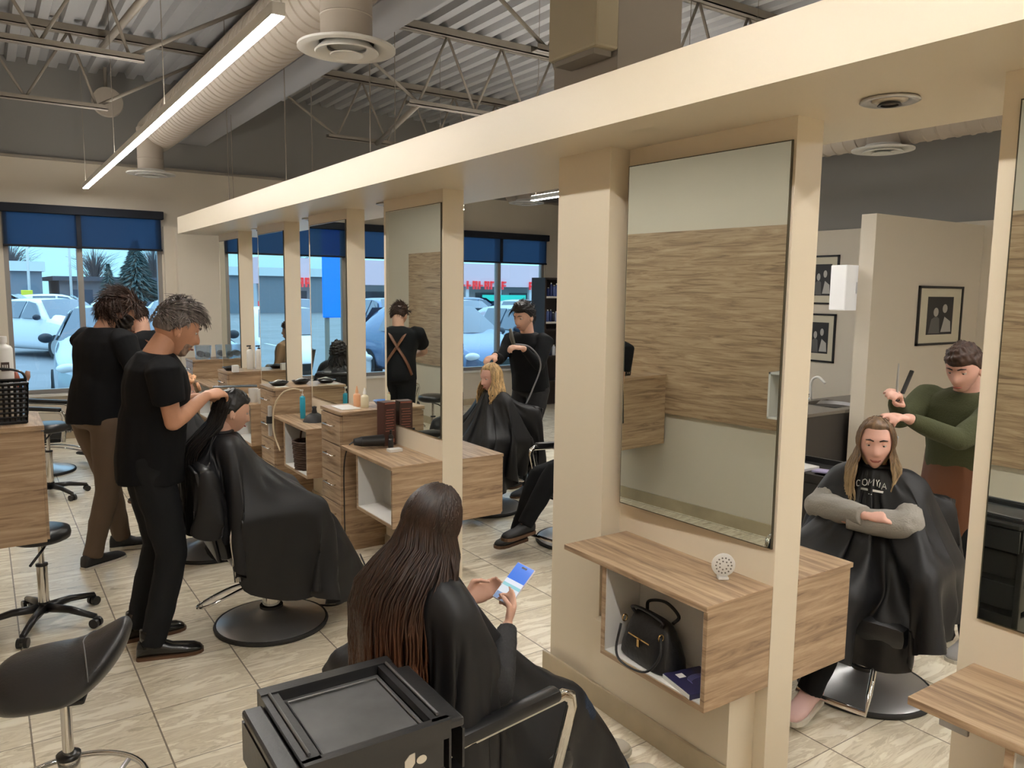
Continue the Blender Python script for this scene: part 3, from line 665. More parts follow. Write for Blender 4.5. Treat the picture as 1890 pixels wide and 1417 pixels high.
    def trousers(s, m, name='trousers', hem=.0, fold=.005, seed=3):
        g = G(); S = s.k
        g.tube([s.pel+s.up*.10, s.pel+s.up*.03, s.pel-s.up*.05, s.pel-s.up*.09], [.155*S, .168*S, .165*S, .12*S], 20, flat=(1.04, .78, tuple(s.R)))
        for sd in (-1, 1):
            hp, kn, an = s.J['hp%+d' % sd], s.J['kn%+d' % sd], s.J['an%+d' % sd]
            limb(g, [hp, hp+(kn-hp)*.35, kn], [.097*S, .092*S, .071*S]); t = (an-kn).normalized()
            limb(g, [kn, kn+(an-kn)*.3, an+t*.02], [.07*S, .068*S, .056*S], round_ends=(True, False))
        return s.cloth(g, name, m, fold=fold, freq=(6, 6, 9), seed=seed)
    def shoes(s, m, solem=None, kind='shoe'):
        for sd in (-1, 1):
            an, t = s.J['an%+d' % sd], s.J['toe%+d' % sd]; t = t.normalized(); w = Vector((t.y, -t.x, 0)).normalized(); up = w.cross(t).normalized()
            if up.z < 0: up = -up
            S = s.k*1.06; base = an-up*.082*S
            secs = [(-.068, .024, .045), (-.06, .033, .075), (-.02, .036, .085), (.03, .038, .075), (.08, .042, .05), (.13, .046, .042), (.17, .042, .036), (.195, .03, .026), (.205, .014, .016)]
            v = []; n = 14; f = []
            for (a, b, h) in secs:
                for j in range(n):
                    an_ = 2*PI*j/n; cx, cz = math.cos(an_), math.sin(an_); cx = math.copysign(abs(cx)**.7, cx)
                    z = h*.5+h*.5*cz+.012; v.append(tuple(base+t*(a*S)+w*(cx*b*S)+up*(z*S)))
            for i in range(len(secs)-1):
                for j in range(n): f.append((i*n+j, i*n+(j+1) % n, (i+1)*n+(j+1) % n, (i+1)*n+j))
            f.append(tuple(range(n))[::-1]); f.append(tuple((len(secs)-1)*n+j for j in range(n)))
            g = G().add(v, f)
            if kind == 'boot': limb(g, [base+up*.06*S-t*.012, base+up*.14*S-t*.012], [.045*S, .042*S], round_ends=(False, False))
            sh = s.child(g, 'shoe', m)
            if solem:
                g = G(); v = []
                for h in (0, .020):
                    for (a, b, _) in secs: v.append(tuple(base+t*(a*S*1.02)+w*(b*S*1.08)+up*(h*S)))
                    for (a, b, _) in secs[::-1]: v.append(tuple(base+t*(a*S*1.02)-w*(b*S*1.08)+up*(h*S)))
                k = len(secs)*2; g.add(v, [tuple(range(k))[::-1], tuple(range(k, 2*k))]+[(i, (i+1) % k, k+(i+1) % k, k+i) for i in range(k)]); s.child(g, 'sole', solem, False, sh)
    def hair(s, m, over=False, thick=.018, side=.006, nz=.35, front=.3, seed=5, line=.045, k_=26, name='hair', puff=0., nape=-.05):
        d, f = sphere_grid(96, 72); base = head_surface(d, s.fem); p = base.copy()
        x, y, z = base.T
        # hairline: up over the forehead, around the ear, down to the nape
        hl = np.where(y > .0, line+(.0-line)*0+0*y, nape)
        hl = line*sstep(-.01, .055, y)+nape*(1-sstep(-.045, .015, y)); hl = np.where((y > -.03) & (y < .03) & (not over), np.maximum(hl, -.012), hl)
        if over: hl = np.where(y < .034, nape, hl)
        msk = sstep(-.012, .014, z-hl)
        top = sstep(.03, .11, z); th = side*(1-top)+thick*top
        nn = nse(d*1., k_/6., seed, 4)
        q = nse(np.stack([np.arctan2(d[:, 0], d[:, 1])*1.5, z*8, y*6], 1), .9, seed+3, 4)
        r = th*(1+nz*(nn+.6*q))+puff*gs(y-.06, .03)*top
        nrm = d/np.linalg.norm(d, axis=1)[:, None]
        p = base+nrm*(r*msk-.012*(1-msk))[:, None]
        P = (p*s.k*s.hs)@s.HR.T+np.array(s.head)
        G2 = G().add(P, f); return s.child(G2, name, m)
    def beard(s, m, thick=.012, seed=9, mous=True, low=-.03, ch=.05, y0=.005):
        d, f = sphere_grid(96, 72); base = head_surface(d, s.fem); x, y, z = base.T
        hl = np.where(np.abs(x) > .03, low, -.05)
        msk = sstep(.008, -.012, z-(-.043+ch*sstep(.02, .06, np.abs(x))))*sstep(y0-.02, y0+.015, y)
        lip = gs(x, .02)*gs(z+.0645, .010)*(y > 0)
        r = thick*(1+.3*nse(d*1., 5, seed, 3))*(1+.9*gs(z+.1, .03))
        p = base+d*(r*msk*(1-lip)-.01*(1-msk*(1-lip)))[:, None]
        P = (p*s.k*s.hs)@s.HR.T+np.array(s.head); return s.child(G().add(P, f), 'beard', m)
    def long_hair(s, m, n=420, L=.6, seed=2, spread=.115, back=True, rad=.0035, wave=.012, face=.9, minz=None, name='hair_strands', th0=None, tend=None, clump=8, drop=.02, off=.0, backd=None):
        """strands rooted on the scalp falling down the back and sides"""
        r = np.random.RandomState(seed); g = G(); H = s.HR; hk = s.k*s.hs
        cl = r.uniform(-1, 1, clump)
        for i in range(n):
            a = r.uniform(-1, 1)*(th0 or 2.1)       # angle from the back of the head
            da = np.array([math.sin(a), -math.cos(a), 0])
            el = r.uniform(.1, 1.35); d = np.array([[da[0]*math.cos(el), da[1]*math.cos(el), math.sin(el)]])
            p0 = head_surface(d, s.fem)[0]*1.04
            pts = []; ln = L*(.86+.2*r.rand())*(1-.12*abs(a)/2.1)
            # down the skull
            for e2 in np.linspace(el, -.12, 5):
                dd = np.array([[da[0]*math.cos(e2), da[1]*math.cos(e2), math.sin(e2)]]); q = head_surface(dd, s.fem)[0]
                pts.append((q*(1.06+.03*r.rand()+off))@H.T*hk)
            w0 = pts[-1]; k = 9; ph = r.uniform(0, 6.3); wa = wave*(.5+r.rand())
            out = w0.copy(); out[2] = 0; rr = np.linalg.norm(out); out = out/max(rr, 1e-6); ci = cl[int(abs(a)*10) % clump]
            for j in range(1, k+1):
                t = j/k; rad_ = rr+(spread-rr)*sstep(0, .5, t)*.9+.012*math.sin(t*5+ph)*wave*20
                sd = np.array([-out[1], out[0], 0])
                q = out*rad_+sd*(wa*math.sin(t*6+ph+ci)*(1+t)) ; q[2] = w0[2]-ln*t
                if backd:
                    fw = np.array([s.F.x, s.F.y]); rt = np.array([s.R.x, s.R.y]); bx = -(out[:2]@fw); sx_ = out[:2]@rt
                    tg = -fw*(backd*max(bx, 0)**.5+.02)+rt*sx_*spread*1.05; tg = tg+rt*(wa*math.sin(t*6+ph+ci)*(1+t)); u = sstep(.0, .42, t); q[:2] = q[:2]*(1-u)+tg*u
                pts.append(q)
            P = [tuple(np.array(s.head)+q) for q in pts]
            P = bez(P[::1], 2) if False else P
            n_ = len(P); R = [rad*(1-.0)]*(n_-3)+[rad*.8, rad*.5, rad*.15]; R[0] = rad*.4
            g.tube(P, R, 4, cap=False)
        return s.child(g, name, m)
def short_strands(s, m, n=520, L=.045, seed=4, line=.05, nape=-.05, rad=.0022, lift=.5, flow='back', root=.006, side_l=.45):
    r = np.random.RandomState(seed); g = G(); hk = s.k*s.hs; k = 0; cl = [(r.normal(size=3), r.normal(size=3)*.45) for _ in range(26)]; cl = [(a/np.linalg.norm(a), b) for a, b in cl]
    while k < n:
        d = r.normal(size=3); d /= np.linalg.norm(d)
        p = head_surface(d[None], s.fem)[0]; x, y, z = p
        hl = line*sstep(-.01, .055, y)+nape*(1-sstep(-.045, .015, y))
        if -.03 < y < .03: hl = max(hl, .0)
        if z < hl+.004: continue
        k += 1; top = float(sstep(.02, .09, z)); j = int(np.argmax([d@a for a, b in cl])); jit = cl[j][1]+r.normal(size=3)*.18
        f = np.array([0, -.9, -.1]) if flow == 'back' else np.array([.25, .8, .15])
        f = f*(.35+.65*top)+np.array([0, -.2, -.9])*(1-top)+jit; t = f-d*(f@d); t /= np.linalg.norm(t)+1e-9; l = L*(side_l+(1-side_l)*top)*(.7+.6*r.rand())
        base = p+d*root; P = [base, base+(d*lift+t*.5)*l*.4, base+(d*lift*1.1+t*1.2)*l*.7, base+(d*lift*.8+t*2.0)*l*.8]
        P = [tuple(np.array(s.head)+(q@s.HR.T)*hk) for q in P]; g.tube(P, [rad, rad, rad*.8, rad*.2], 4, cap=False)
    return s.child(g, 'hair_strands', m)
Body.short_strands = short_strands
# ---------------------------------------------------------------- draped cloth (small spring solver)
def drape(center, nrm_up, r0, caps, Rf, nr=34, nt=104, steps=170, floor=.03, tilt=None, seed=3, thick=.012, slope=.10, tf=1.3):
    """center neck point; Rf(angle)->length of the cape in that direction (angle 0 = +x world)"""
    th = np.linspace(0, 2*PI, nt, endpoint=False); s_ = np.linspace(0, 1, nr)
    len_ = np.array([Rf(a) for a in th]); dirs = np.stack([np.cos(th), np.sin(th), 0*th], 1)
    P = np.zeros((nr, nt, 3)); C = np.array(center)
    for i in range(nr):
        rr = r0+s_[i]*len_; P[i] = C+dirs*rr[:, None]; P[i, :, 2] -= slope*s_[i]*len_
    rs = np.random.RandomState(seed); P[2:, :, 2] += rs.normal(size=(nr-2, nt))*.004
    X = P.copy(); V = np.zeros_like(X)
    def rest_(A, B): return np.linalg.norm(A-B, axis=-1)
    flat = P.copy(); flat[:, :, 2] = 0
    for i in range(nr):
        rr = r0*1.5+s_[i]*len_; flat[i] = dirs*rr[:, None]
    Lr = rest_(flat[1:], flat[:-1]); Lt = rest_(np.roll(flat, -1, 1), flat)*np.linspace(1.0, tf, nr)[:, None]; Ld = rest_(np.roll(flat[1:], -1, 1), flat[:-1]); Lb = rest_(flat[2:], flat[:-2])
    w = np.ones((nr, nt, 1)); w[0] = 0; w[1] = .0
    A = [np.array(c[0]) for c in caps]; B = [np.array(c[2]) for c in caps]
    ev = np.arange(nt) % 2 == 0
    dt = 1/95.; X0 = X[0].copy(); LM = np.maximum(np.cumsum(np.concatenate([np.zeros((1, nt)), Lr]), 0)*1.01, 1e-4)[..., None]
    def con(X, a, b, L, wa, wb, k=1.):
        d = X[b]-X[a]; l = np.linalg.norm(d, axis=-1, keepdims=True)+1e-9; ww = wa+wb+1e-9
        c = k*(l-L[..., None])/l*d/ww; X[a] += c*wa; X[b] -= c*wb
    for it in range(steps):
        V = (X-P)*.985 if it else V; P = X.copy(); X = X+V*1.0*w; X[:, :, 2] -= 9.8*dt*dt*w[:, :, 0]
        for _ in range(7):
            for par in (0, 1):
                i0 = np.arange(par, nr-1, 2); a = (i0[:, None], np.arange(nt)[None]); b = (i0[:, None]+1, np.arange(nt)[None]); con(X, a, b, Lr[i0], w[a], w[b])
                j0 = np.arange(par, nt, 2); a = (np.arange(nr)[:, None], j0[None]); b = (np.arange(nr)[:, None], ((j0+1) % nt)[None]); 
                d = X[b]-X[a]; con(X, a, b, Lt[:, j0], w[a], w[b])
            for par in (0, 1):
                j0 = np.arange(par, nt, 2); i0 = np.arange(nr-1); a = (i0[:, None], j0[None]); b = (i0[:, None]+1, ((j0+1) % nt)[None]); con(X, a, b, Ld[:, j0], w[a], w[b], .4)
            for (pa, ra, pb, rb) in caps:
                pa, pb = np.array(pa), np.array(pb); ab = pb-pa; t = np.clip(((X-pa)@ab)/(ab@ab+1e-9), 0, 1)[..., None]; c = pa+ab*t; r = (ra+(rb-ra)*t)+thick
                d = X-c; l = np.linalg.norm(d, axis=-1, keepdims=True)+1e-9; ins = (l < r)
                X = np.where(ins & (w > 0), c+d/l*r, X)
                P = np.where(ins, P+(X-P)*.5, P)
            X[:, :, 2] = np.maximum(X[:, :, 2], floor)
        d = X-X0[None]; l = np.linalg.norm(d, axis=-1, keepdims=True)+1e-9; X = np.where((l > LM) & (w > 0), X0[None]+d*(LM/l), X)
    f = [(i*nt+j, (i+1)*nt+j, (i+1)*nt+(j+1) % nt, i*nt+(j+1) % nt) for i in range(nr-1) for j in range(nt)]
    return X.reshape(-1, 3), f
def cape(body, caps, Rf, r0=.062, m=None, name='salon_cape', **k):
    c = body.neck+body.up*.035; v, f = drape(c, None, r0*body.k, caps, Rf, **k)
    g = G().add(v, f); o = body.child(g, name, m or CAPE)
    s = o.modifiers.new('sub', 'SUBSURF'); s.levels = 1; s.render_levels = 1
    g = G().tube([tuple(c+Vector((math.cos(a)*(r0*body.k+.004), math.sin(a)*(r0*body.k+.004), .004))) for a in np.linspace(0, 2*PI, 25)[:-1]], .011, 8, closed=True); body.child(g, 'cape_collar', m or CAPE, parent=o)
    return o
def tcaps(b, e=.0):
    u, R, L = b.up, b.R, (b.neck-b.pel).length; S = b.k; c = []
    for h, w, r in ((.05, .07, .125), (.3, .05, .11), (.55, .06, .115), (.78, .085, .105), (.9, .12, .075)):
        p = b.pel+u*L*h; c.append((p-R*w*S, (r+e)*S, p+R*w*S, (r+e)*S))
    return c
# ---------------------------------------------------------------- salon chairs
def seat_chair(x, y, yaw, h, lab, cream=False, base=True, bh=.50):
    c = empty('styling_chair', (x, y, 0), -yaw, lab, 'chair', 'hydraulic styling chairs')
    G().box((-.25, -.24, h-.11), (.25, .27, h), .045).ob('seat_cushion', VINYL, c, smooth=True, auto=AS)
    G().box((-.2, -.2, h-.14), (.2, .2, h-.11), .01).ob('seat_plate', BLACKM, c)
    b = G(); v = []; 
    b.box((-.23, -.03, 0), (.23, .045, bh), .03)
    o = b.ob('backrest', VINYL, c, smooth=True, auto=AS); o.location = (0, -.27, h-.03); o.rotation_euler = (.20, 0, 0)
    s = G().box((-.232, -.045, 0.01), (.232, -.028, bh-.01), .008).ob('back_panel', mat('chair_back_cream', srgb(196, 184, 164), .5) if cream else BLACK, c, auto=AS); s.location = (0, -.27, h-.03); s.rotation_euler = (.20, 0, 0)
    if cream: s['label'] = 'cream outer panel of the backrest'
    for sx_ in (-.285, .285):
        fr = G().tube([(sx_, -.23, h-.12), (sx_, -.25, h+.12), (sx_, -.235, h+.165), (sx_, -.2, h+.18), (sx_, .17, h+.215), (sx_, .20, h+.20), (sx_, .205, h+.17), (sx_, .12, h-.12)], .014, 10, flat=(1, 1.5, (1, 0, 0))).ob('arm_frame', CHROME, c, smooth=True)
        G().box((sx_-.026, -.19, h+.195), (sx_+.026, .19, h+.235), .014).ob('arm_pad', BLACK, fr, smooth=True, auto=AS)
        p = kids(fr)[0]; p.rotation_euler = (.09, 0, 0); p.location = (0, .02, 0)
        G().tube([(sx_, .0, h-.11), (sx_*.5, 0, h-.125)], .012, 8).ob('arm_bracket', CHROME, c, smooth=True)
    zb = h-.14
    G().cyl((0, 0, .09), (0, 0, .09+(zb-.09)*.6), .048, n=24).ob('outer_column', CHROME, c, smooth=True, auto=AS)
    G().cyl((0, 0, .2), (0, 0, zb), .03, n=20).ob('piston', CHROME, c, smooth=True, auto=AS)
    if base:
        G().rev([(0, .012), (.295, .012), (.296, .02), (.28, .03), (.15, .055), (.085, .08), (.058, .1), (.054, .1)], n=56).ob('disc_base', BRUSH, c, smooth=True, auto=AS)
        G().rev([(.29, 0), (.302, .002), (.306, .014), (.3, .026), (.29, .024)], n=56, cap=False).ob('rubber_ring', RUBBER, c, smooth=True)
        G().rev([(.05, .098), (.062, .098), (.062, .112), (.05, .112)], n=28, cap=False).ob('column_collar', RUBBER, c, smooth=True, auto=AS)
    G().tube(bez([(.02, -.03, .27), (.07, -.18, .25), (.10, -.33, .21), (.06, -.39, .19), (-.0, -.36, .19), (-.03, -.2, .235), (-.02, -.04, .25)], 6), .008, 8).ob('pump_lever', CHROME, c, smooth=True)
    G().tube([(-.12, .2, h-.13), (-.14, .34, h-.3), (-.15, .40, h-.36), (.15, .40, h-.36), (.14, .34, h-.3), (.12, .2, h-.13)], .013, 10).ob('footrest', CHROME, c, smooth=True)
    return c
def seatcaps(x, y, yaw, h, bh=.5, arms=True):
    """solid parts of a chair a cape rests on"""
    F = Vector((math.sin(yaw), math.cos(yaw), 0)); R = Vector((math.cos(yaw), -math.sin(yaw), 0)); o = Vector((x, y, 0)); U = Vector((0, 0, 1)); c = []
    for s in (-1, 1):
        if arms: c.append((o+R*.285*s-F*.2+U*(h+.19), .05, o+R*.285*s+F*.19+U*(h+.21), .05))
        c.append((o+R*.15*s-F*.1+U*(h-.08), .1, o+R*.15*s+F*.16+U*(h-.08), .1))
    for hh in [q for q in (.1, .25, .4) if q < bh]: c.append((o-R*.2-F*(.27+.2*hh)+U*(h+hh), .045, o+R*.2-F*(.27+.2*hh)+U*(h+hh), .045))
    return c
V3 = Vector
H_BROWN = hairmat('dark_brown', srgb(46, 30, 22), srgb(112, 68, 42), z0=.62, z1=1.0); H_BLK = hairmat('near_black', srgb(22, 17, 16)); H_GREY = hairmat('grey', srgb(112, 104, 100), rough=.6)
H_MBROWN = hairmat('mid_brown', srgb(58, 38, 28), rough=.5); H_BLOND = hairmat('blonde', srgb(190, 158, 112)); H_DBLOND = hairmat('dark_blonde', srgb(112, 88, 66), srgb(196, 170, 128), z0=.85, z1=1.15); H_PINK = hairmat('strawberry', srgb(206, 158, 120), rough=.5)
H_STUB = hairmat('grey_stubble', srgb(140, 120, 108), rough=.7)
# ---- 1 grey-haired stylist
b = Body('grey-haired bearded man in black t-shirt and dark trousers combing the hair of a seated client', (.66, 4.20, .985), (.705, 4.17, 1.515), 1.57, (.93, .06, -.36), head=(.805, 4.18, 1.64), skinm=TAN, scale=1.06, vox=.0075, hs=1.05)
b.arm(1, (.925, 4.13, 1.30), None, elbow=(.735, 3.965, 1.205), hd=(.85, .35, .12), hn=(.1, .5, -.8), curl=.75, thumb=.9)
b.arm(-1, (.93, 4.32, 1.27), (-.2, .6, -1), hd=(.8, -.45, .2), hn=(-.1, -.4, -.8), curl=.6, thumb=.8)
b.leg(1, (.625, 4.10, .085), (1, 0, 0), toe=(.97, -.22, 0)); b.leg(-1, (.60, 4.37, .085), (1, .1, 0), toe=(.98, .03, 0)); b.skin_done()
b.shirt(CLOTHB, 'short', hem=.10, extra=.02, name='t_shirt', fold=.011); b.trousers(TROUB); b.shoes(SHOEB, SOLEB, 'boot')
b.hair(H_GREY, thick=.022, side=.003, nz=.2, line=.052, puff=.008, nape=-.03); b.short_strands(H_GREY, 620, L=.040, line=.055, nape=-.0, flow='fwd', lift=.55, root=.012, side_l=.3, rad=.0026); b.beard(H_STUB, .004, ch=.0, y0=.045); b.brows(H_GREY, .004)
GREY_MAN = b
# ---- 2 bearded stylist
b = Body('man with brown hair and full dark beard in black long-sleeved shirt and brown trousers', (.60, 5.78, 1.0), (.665, 5.76, 1.56), 1.05, (.84, .28, -.46), head=(.755, 5.79, 1.675), skinm=OLIVE, scale=1.07, vox=.009)
b.arm(1, (.93, 5.72, 1.12), (0, -1, -.6), curl=.4); b.arm(-1, (.93, 6.0, 1.20), (-.6, .6, -.6), curl=.5)
b.leg(1, (.53, 5.70, .085), (1, .2, 0), toe=(.82, .5, 0)); b.leg(-1, (.74, 5.98, .085), (1, .2, 0), toe=(.98, -.1, 0)); b.skin_done()
b.shirt(CLOTHB, 'long', hem=.05, extra=.02, seed=4); b.trousers(TROUT, seed=8); b.shoes(BLACKM, SOLEW)
b.hair(H_MBROWN, thick=.024, side=.016, nz=.2, line=.05, puff=.01, nape=-.09, seed=8); b.short_strands(H_MBROWN, 700, L=.06, line=.052, nape=-.08, flow='back', lift=.25, root=.016, side_l=.8, rad=.003); b.beard(H_BLK, .022, low=-.01); b.brows(H_MBROWN)
# ---- 3 apron man, mostly hidden; his back shows in a mirror
b = Body('man in black t-shirt and crossed leather straps, half hidden behind the grey-haired man', (1.20, 7.18, .975), (1.14, 7.28, 1.46), -.52, (-.5, .6, -.6), head=(1.10, 7.34, 1.585), skinm=LIGHTSKIN, scale=1.04, vox=.01)
b.arm(1, (1.12, 7.72, 1.12), (1, -.3, -1), curl=.5); b.arm(-1, (.80, 7.58, 1.14), (-1, -.6, -1), curl=.5)
b.leg(1, (1.30, 7.24, .085), (-.3, 1, 0)); b.leg(-1, (1.10, 7.12, .085), (-.3, 1, 0)); b.skin_done()
b.shirt(CLOTHB, 'short', hem=.04, extra=.02, seed=6, name='t_shirt'); b.trousers(TROUB, seed=5); b.shoes(BLACKM, SOLEB)
b.hair(H_MBROWN, thick=.024, side=.01, nz=.2, line=.05, seed=12); b.short_strands(H_MBROWN, 350, L=.045, lift=.3, root=.01, rad=.003); b.brows(H_MBROWN)
N_, R_, F_, U_ = b.neck, b.R, b.Ft, b.up
g = G()
for s in (-1, 1): g.tube(bez([N_+R_*s*.10+F_*.10-U_*.06, N_+R_*s*.10-U_*.0-F_*.02, N_+R_*s*.07-F_*.125-U_*.10, N_-F_*.150-U_*.22, N_-R_*s*.10-F_*.148-U_*.38, N_-R_*s*.15-F_*.10-U_*.50], 5), .014, 8, flat=(.3, 1.2, tuple(F_)))
ap = b.child(g, 'apron_straps', LEATHER)
# ---- 4 seated client being combed
def client(label, x, y, yaw, h, skinm, fem, pel=None, neck=None, head=None, hf=None, scale=1., back=.0, Rf=None, feet=None, vox=.01, cape_on=True, arms=None, chair_lab='', cream=False, chair_base=True, steps=150, hs=1., xc=None, ex=(), bh=.5, tf=1.3, ears=False, ca=True, near=0.):
    F = V3((math.sin(yaw), math.cos(yaw), 0)); R = V3((math.cos(yaw), -math.sin(yaw), 0)); o = V3((x, y, 0)); U = V3((0, 0, 1))
    pel = V3(pel) if pel else o-F*.12+U*(h+.085); neck = V3(neck) if neck else pel-F*.06+U*.47*scale
    b = Body(label, pel, neck, yaw, hf or tuple(F), head=head, skinm=skinm, scale=scale, fem=fem, vox=vox, hs=hs)
    for s in (-1, 1):
        if arms and s in arms: b.arm(s, **arms[s])
        else: b.arm(s, o+F*.10+R*s*.11+U*(h+.225), R*s-U-F, curl=.3, hd=F*.3-R*s, hn=-U)
    for s in (-1, 1):
        a = feet[s] if feet else o+F*.50+R*s*.1+U*(max(h-.30, .1))
        b.leg(s, a, F+U, toe=F)
    b.smile = .007 if 'smiling' in label else .0015
    b.skin_done(ears)
    if chair_lab:
        xx, yy = xc or (x, y); seat_chair(xx, yy, yaw, h, chair_lab, cream, chair_base, bh)
    if cape_on:
        bc = [(a_, ra, V3(a_)+(V3(c_)-V3(a_))*.62, rb) if (arms and k_ < 2) else (a_, ra, c_, rb) for k_, (a_, ra, c_, rb) in enumerate(b.caps)]
        caps = tcaps(b)+bc+seatcaps(*(xc or (x, y)), yaw, h, bh, ca)+list(ex)
        if not arms:
            for s in (-1, 1): caps += [(b.J['el%+d' % s], .055, b.J['wr%+d' % s], .05), (b.J['wr%+d' % s], .05, b.J['wr%+d' % s]+F*.04-R*s*.08, .05)]
        def R_(a):
            d_ = a-(PI/2-yaw); return (Rf or cape_len)(math.cos(d_))+near*max(math.sin(d_), 0)
        b.cape = cape(b, caps, R_, steps=steps, tf=tf)
    return b
def cape_len(c): return .74+.42*max(c, 0)**1.3-.18*max(-c, 0)
b = client('young client in black cape with wet dark hair, held up by the grey-haired man', 1.245, 4.18, 1.62, .50, LIGHTSKIN, True, pel=(1.13, 4.22, .60), neck=(1.02, 4.235, 1.055), head=(1.075, 4.24, 1.195), hf=(.96, .0, -.28), scale=.95, vox=.009,
    ears=True, chair_lab='chrome and black styling chair on round base under the client beside the grey-haired man', Rf=lambda c: .64+.60*max(c, 0)**1.2-.14*max(-c, 0))
b.hair(H_BLK, thick=.016, side=.008, nz=.2, line=.06, nape=-.09); b.long_hair(H_BLK, 170, L=.62, spread=.085, th0=1.2, seed=5, rad=.005, wave=.006, backd=.24)
b.shoes(BLACKM)
COMBC = b
g = G().box((-.012, -.11, -.003), (.012, .11, .003), .002)
for i in range(24): g.box((.012, -.105+i*.009, -.0015), (.034, -.101+i*.009, .0015))
cb = g.ob('comb', mat('comb_grey', srgb(54, 70, 78), .4), label='dark grey comb held flat on the head of the young client', cat='comb', auto=AS); cb.location = (1.085, 4.18, 1.335); cb.rotation_euler = (0, -.1, 1.25)
# wet lock of hair lifted to the hand is part of the client hair
# ---- 5 strawberry haired client beyond
b = client('client with reddish blonde hair pinned in curls, partly hidden behind the grey-haired man', 1.26, 5.62, 1.57, .48, PINK, True, scale=.96, chair_lab='black styling chair with steel disc base behind the grey-haired man', steps=90)
b.hair(H_PINK, thick=.035, side=.03, nz=.5, line=.06, nape=-.08); b.long_hair(H_PINK, 120, L=.30, spread=.10, seed=9, rad=.006)
g = G()
for a, e in ((.6, .9), (1.2, .6), (-.4, 1.0), (2.2, .7), (.1, .3), (1.7, .2), (3.0, .4)):
    d = V3((math.cos(a)*math.cos(e), math.sin(a)*math.cos(e)-.3, math.sin(e))).normalized(); c = b.head+d*.125; q = d.orthogonal().normalized(); w = d.cross(q)
    g.tube([tuple(c+q*.024*math.cos(t)+w*.024*math.sin(t)) for t in np.linspace(0, 2*PI, 13)[:-1]], .011, 6, closed=True)
b.child(g, 'pin_curls', H_PINK)
b.shoes(BLACKM)
# ---- 6 girl with phone
b = client('girl with very long brown hair in black cape looking down at a phone', 1.21, 2.03, 1.55, .43, LIGHTSKIN, True, pel=(1.15, 2.03, .525), neck=(1.045, 2.0, .99), head=(1.085, 2.01, 1.155), hf=(.92, .12, -.38), scale=.97, vox=.007, steps=190,
    arms={1: dict(wrist=(1.345, 1.99, .78), pole=None, elbow=(1.20, 1.82, .68), hd=(.55, .5, .45), hn=(-.55, .45, .3), curls=[.35, .8, .8, .8], thumb=.7), -1: dict(wrist=(1.30, 2.17, .815), pole=(0, 1, -1), hd=(.9, -.15, .3), hn=(.1, -.9, .45), curl=.5, thumb=.5)},
    feet={1: (1.80, 1.96, .13), -1: (1.82, 2.14, .13)}, bh=.30, ca=False, chair_lab='black styling chair with cream back panel and chrome armrest under the long-haired girl', cream=True, Rf=lambda c: .58+.72*max(c, 0)**1.4-.14*max(-c, 0), hs=.98)
b.hair(H_BROWN, over=True, thick=.010, side=.008, nz=.05, line=.075, nape=-.1); b.long_hair(H_BROWN, 1250, L=.60, spread=.125, seed=2, rad=.004, wave=.016, th0=2.0, backd=.225, off=.045)
for s in (1, -1):
    el, wr = b.J['el%+d' % s], b.J['wr%+d' % s]; sh = b.J['sh%+d' % s]; g = G(); limb(g, [sh+(el-sh)*.5, el], [.05, .048]); limb(g, [el, el+(wr-el)*.3, wr-(wr-el)*.04], [.047, .044, .033], round_ends=(True, False)); b.cloth(g, 'black_sleeve', mat('ribbed_black', (.018, .018, .02, 1), .75, bump=.5, bscale=90, stretch=(1, 1, 1)), .007, .004, (12, 12, 12), smooth=1)
JEAN = mat('dark_denim', srgb(26, 40, 60), .85, bump=.3, bscale=160, var=.2)
b.trousers(JEAN, 'jeans'); b.shoes(SOLEW, SOLEW)
GIRL = b
ph = empty('smartphone', (1.435, 2.085, .872), label='smartphone with bright blue screen held by the long-haired girl', cat='phone')
_y = V3((.78, .18, .56)).normalized(); _z = V3((-.50, -.40, .75)); _z = (_z-_y*_z.dot(_y)).normalized(); _x = _y.cross(_z); ph.rotation_euler = Matrix((_x, _y, _z)).transposed().to_euler()
G().box((-.037, -.077, -.004), (.037, .077, .004), .004).ob('phone_body', mat('phone_case', srgb(214, 208, 212), .3), ph)
pm = mat('phone_screen', (.02, .02, .02, 1), .1); t = pm.node_tree; bb_ = t.nodes['Principled BSDF']; co = t.nodes.new('ShaderNodeTexCoord'); sp = t.nodes.new('ShaderNodeSeparateXYZ'); mr = t.nodes.new('ShaderNodeMapRange'); mr.inputs[1].default_value = -.077; mr.inputs[2].default_value = .077; t.links.new(co.outputs['Object'], sp.inputs[0]); t.links.new(sp.outputs['Y'], mr.inputs[0])
r = t.nodes.new('ShaderNodeValToRGB'); r.color_ramp.interpolation = 'CONSTANT'; e = r.color_ramp.elements; e[0].color = (.25, .35, .55, 1); e[1].position = .55; e[1].color = (.06, .22, .85, 1)
for p_, c_ in ((.18, (.8, .85, .9, 1)), (.36, (.35, .7, .75, 1)), (.44, (.85, .9, 1, 1))): k_ = e.new(p_); k_.color = c_
t.links.new(mr.outputs[0], r.inputs[0]); t.links.new(r.outputs[0], bb_.inputs['Emission Color']); bb_.inputs['Emission Strength'].default_value = .9
G().box((-.034, -.074, .004), (.034, .074, .0046)).ob('phone_screen', pm, ph); G().box((-.010, .060, .0046), (.010, .067, .0052), .003).ob('camera_notch', BLACK, ph)
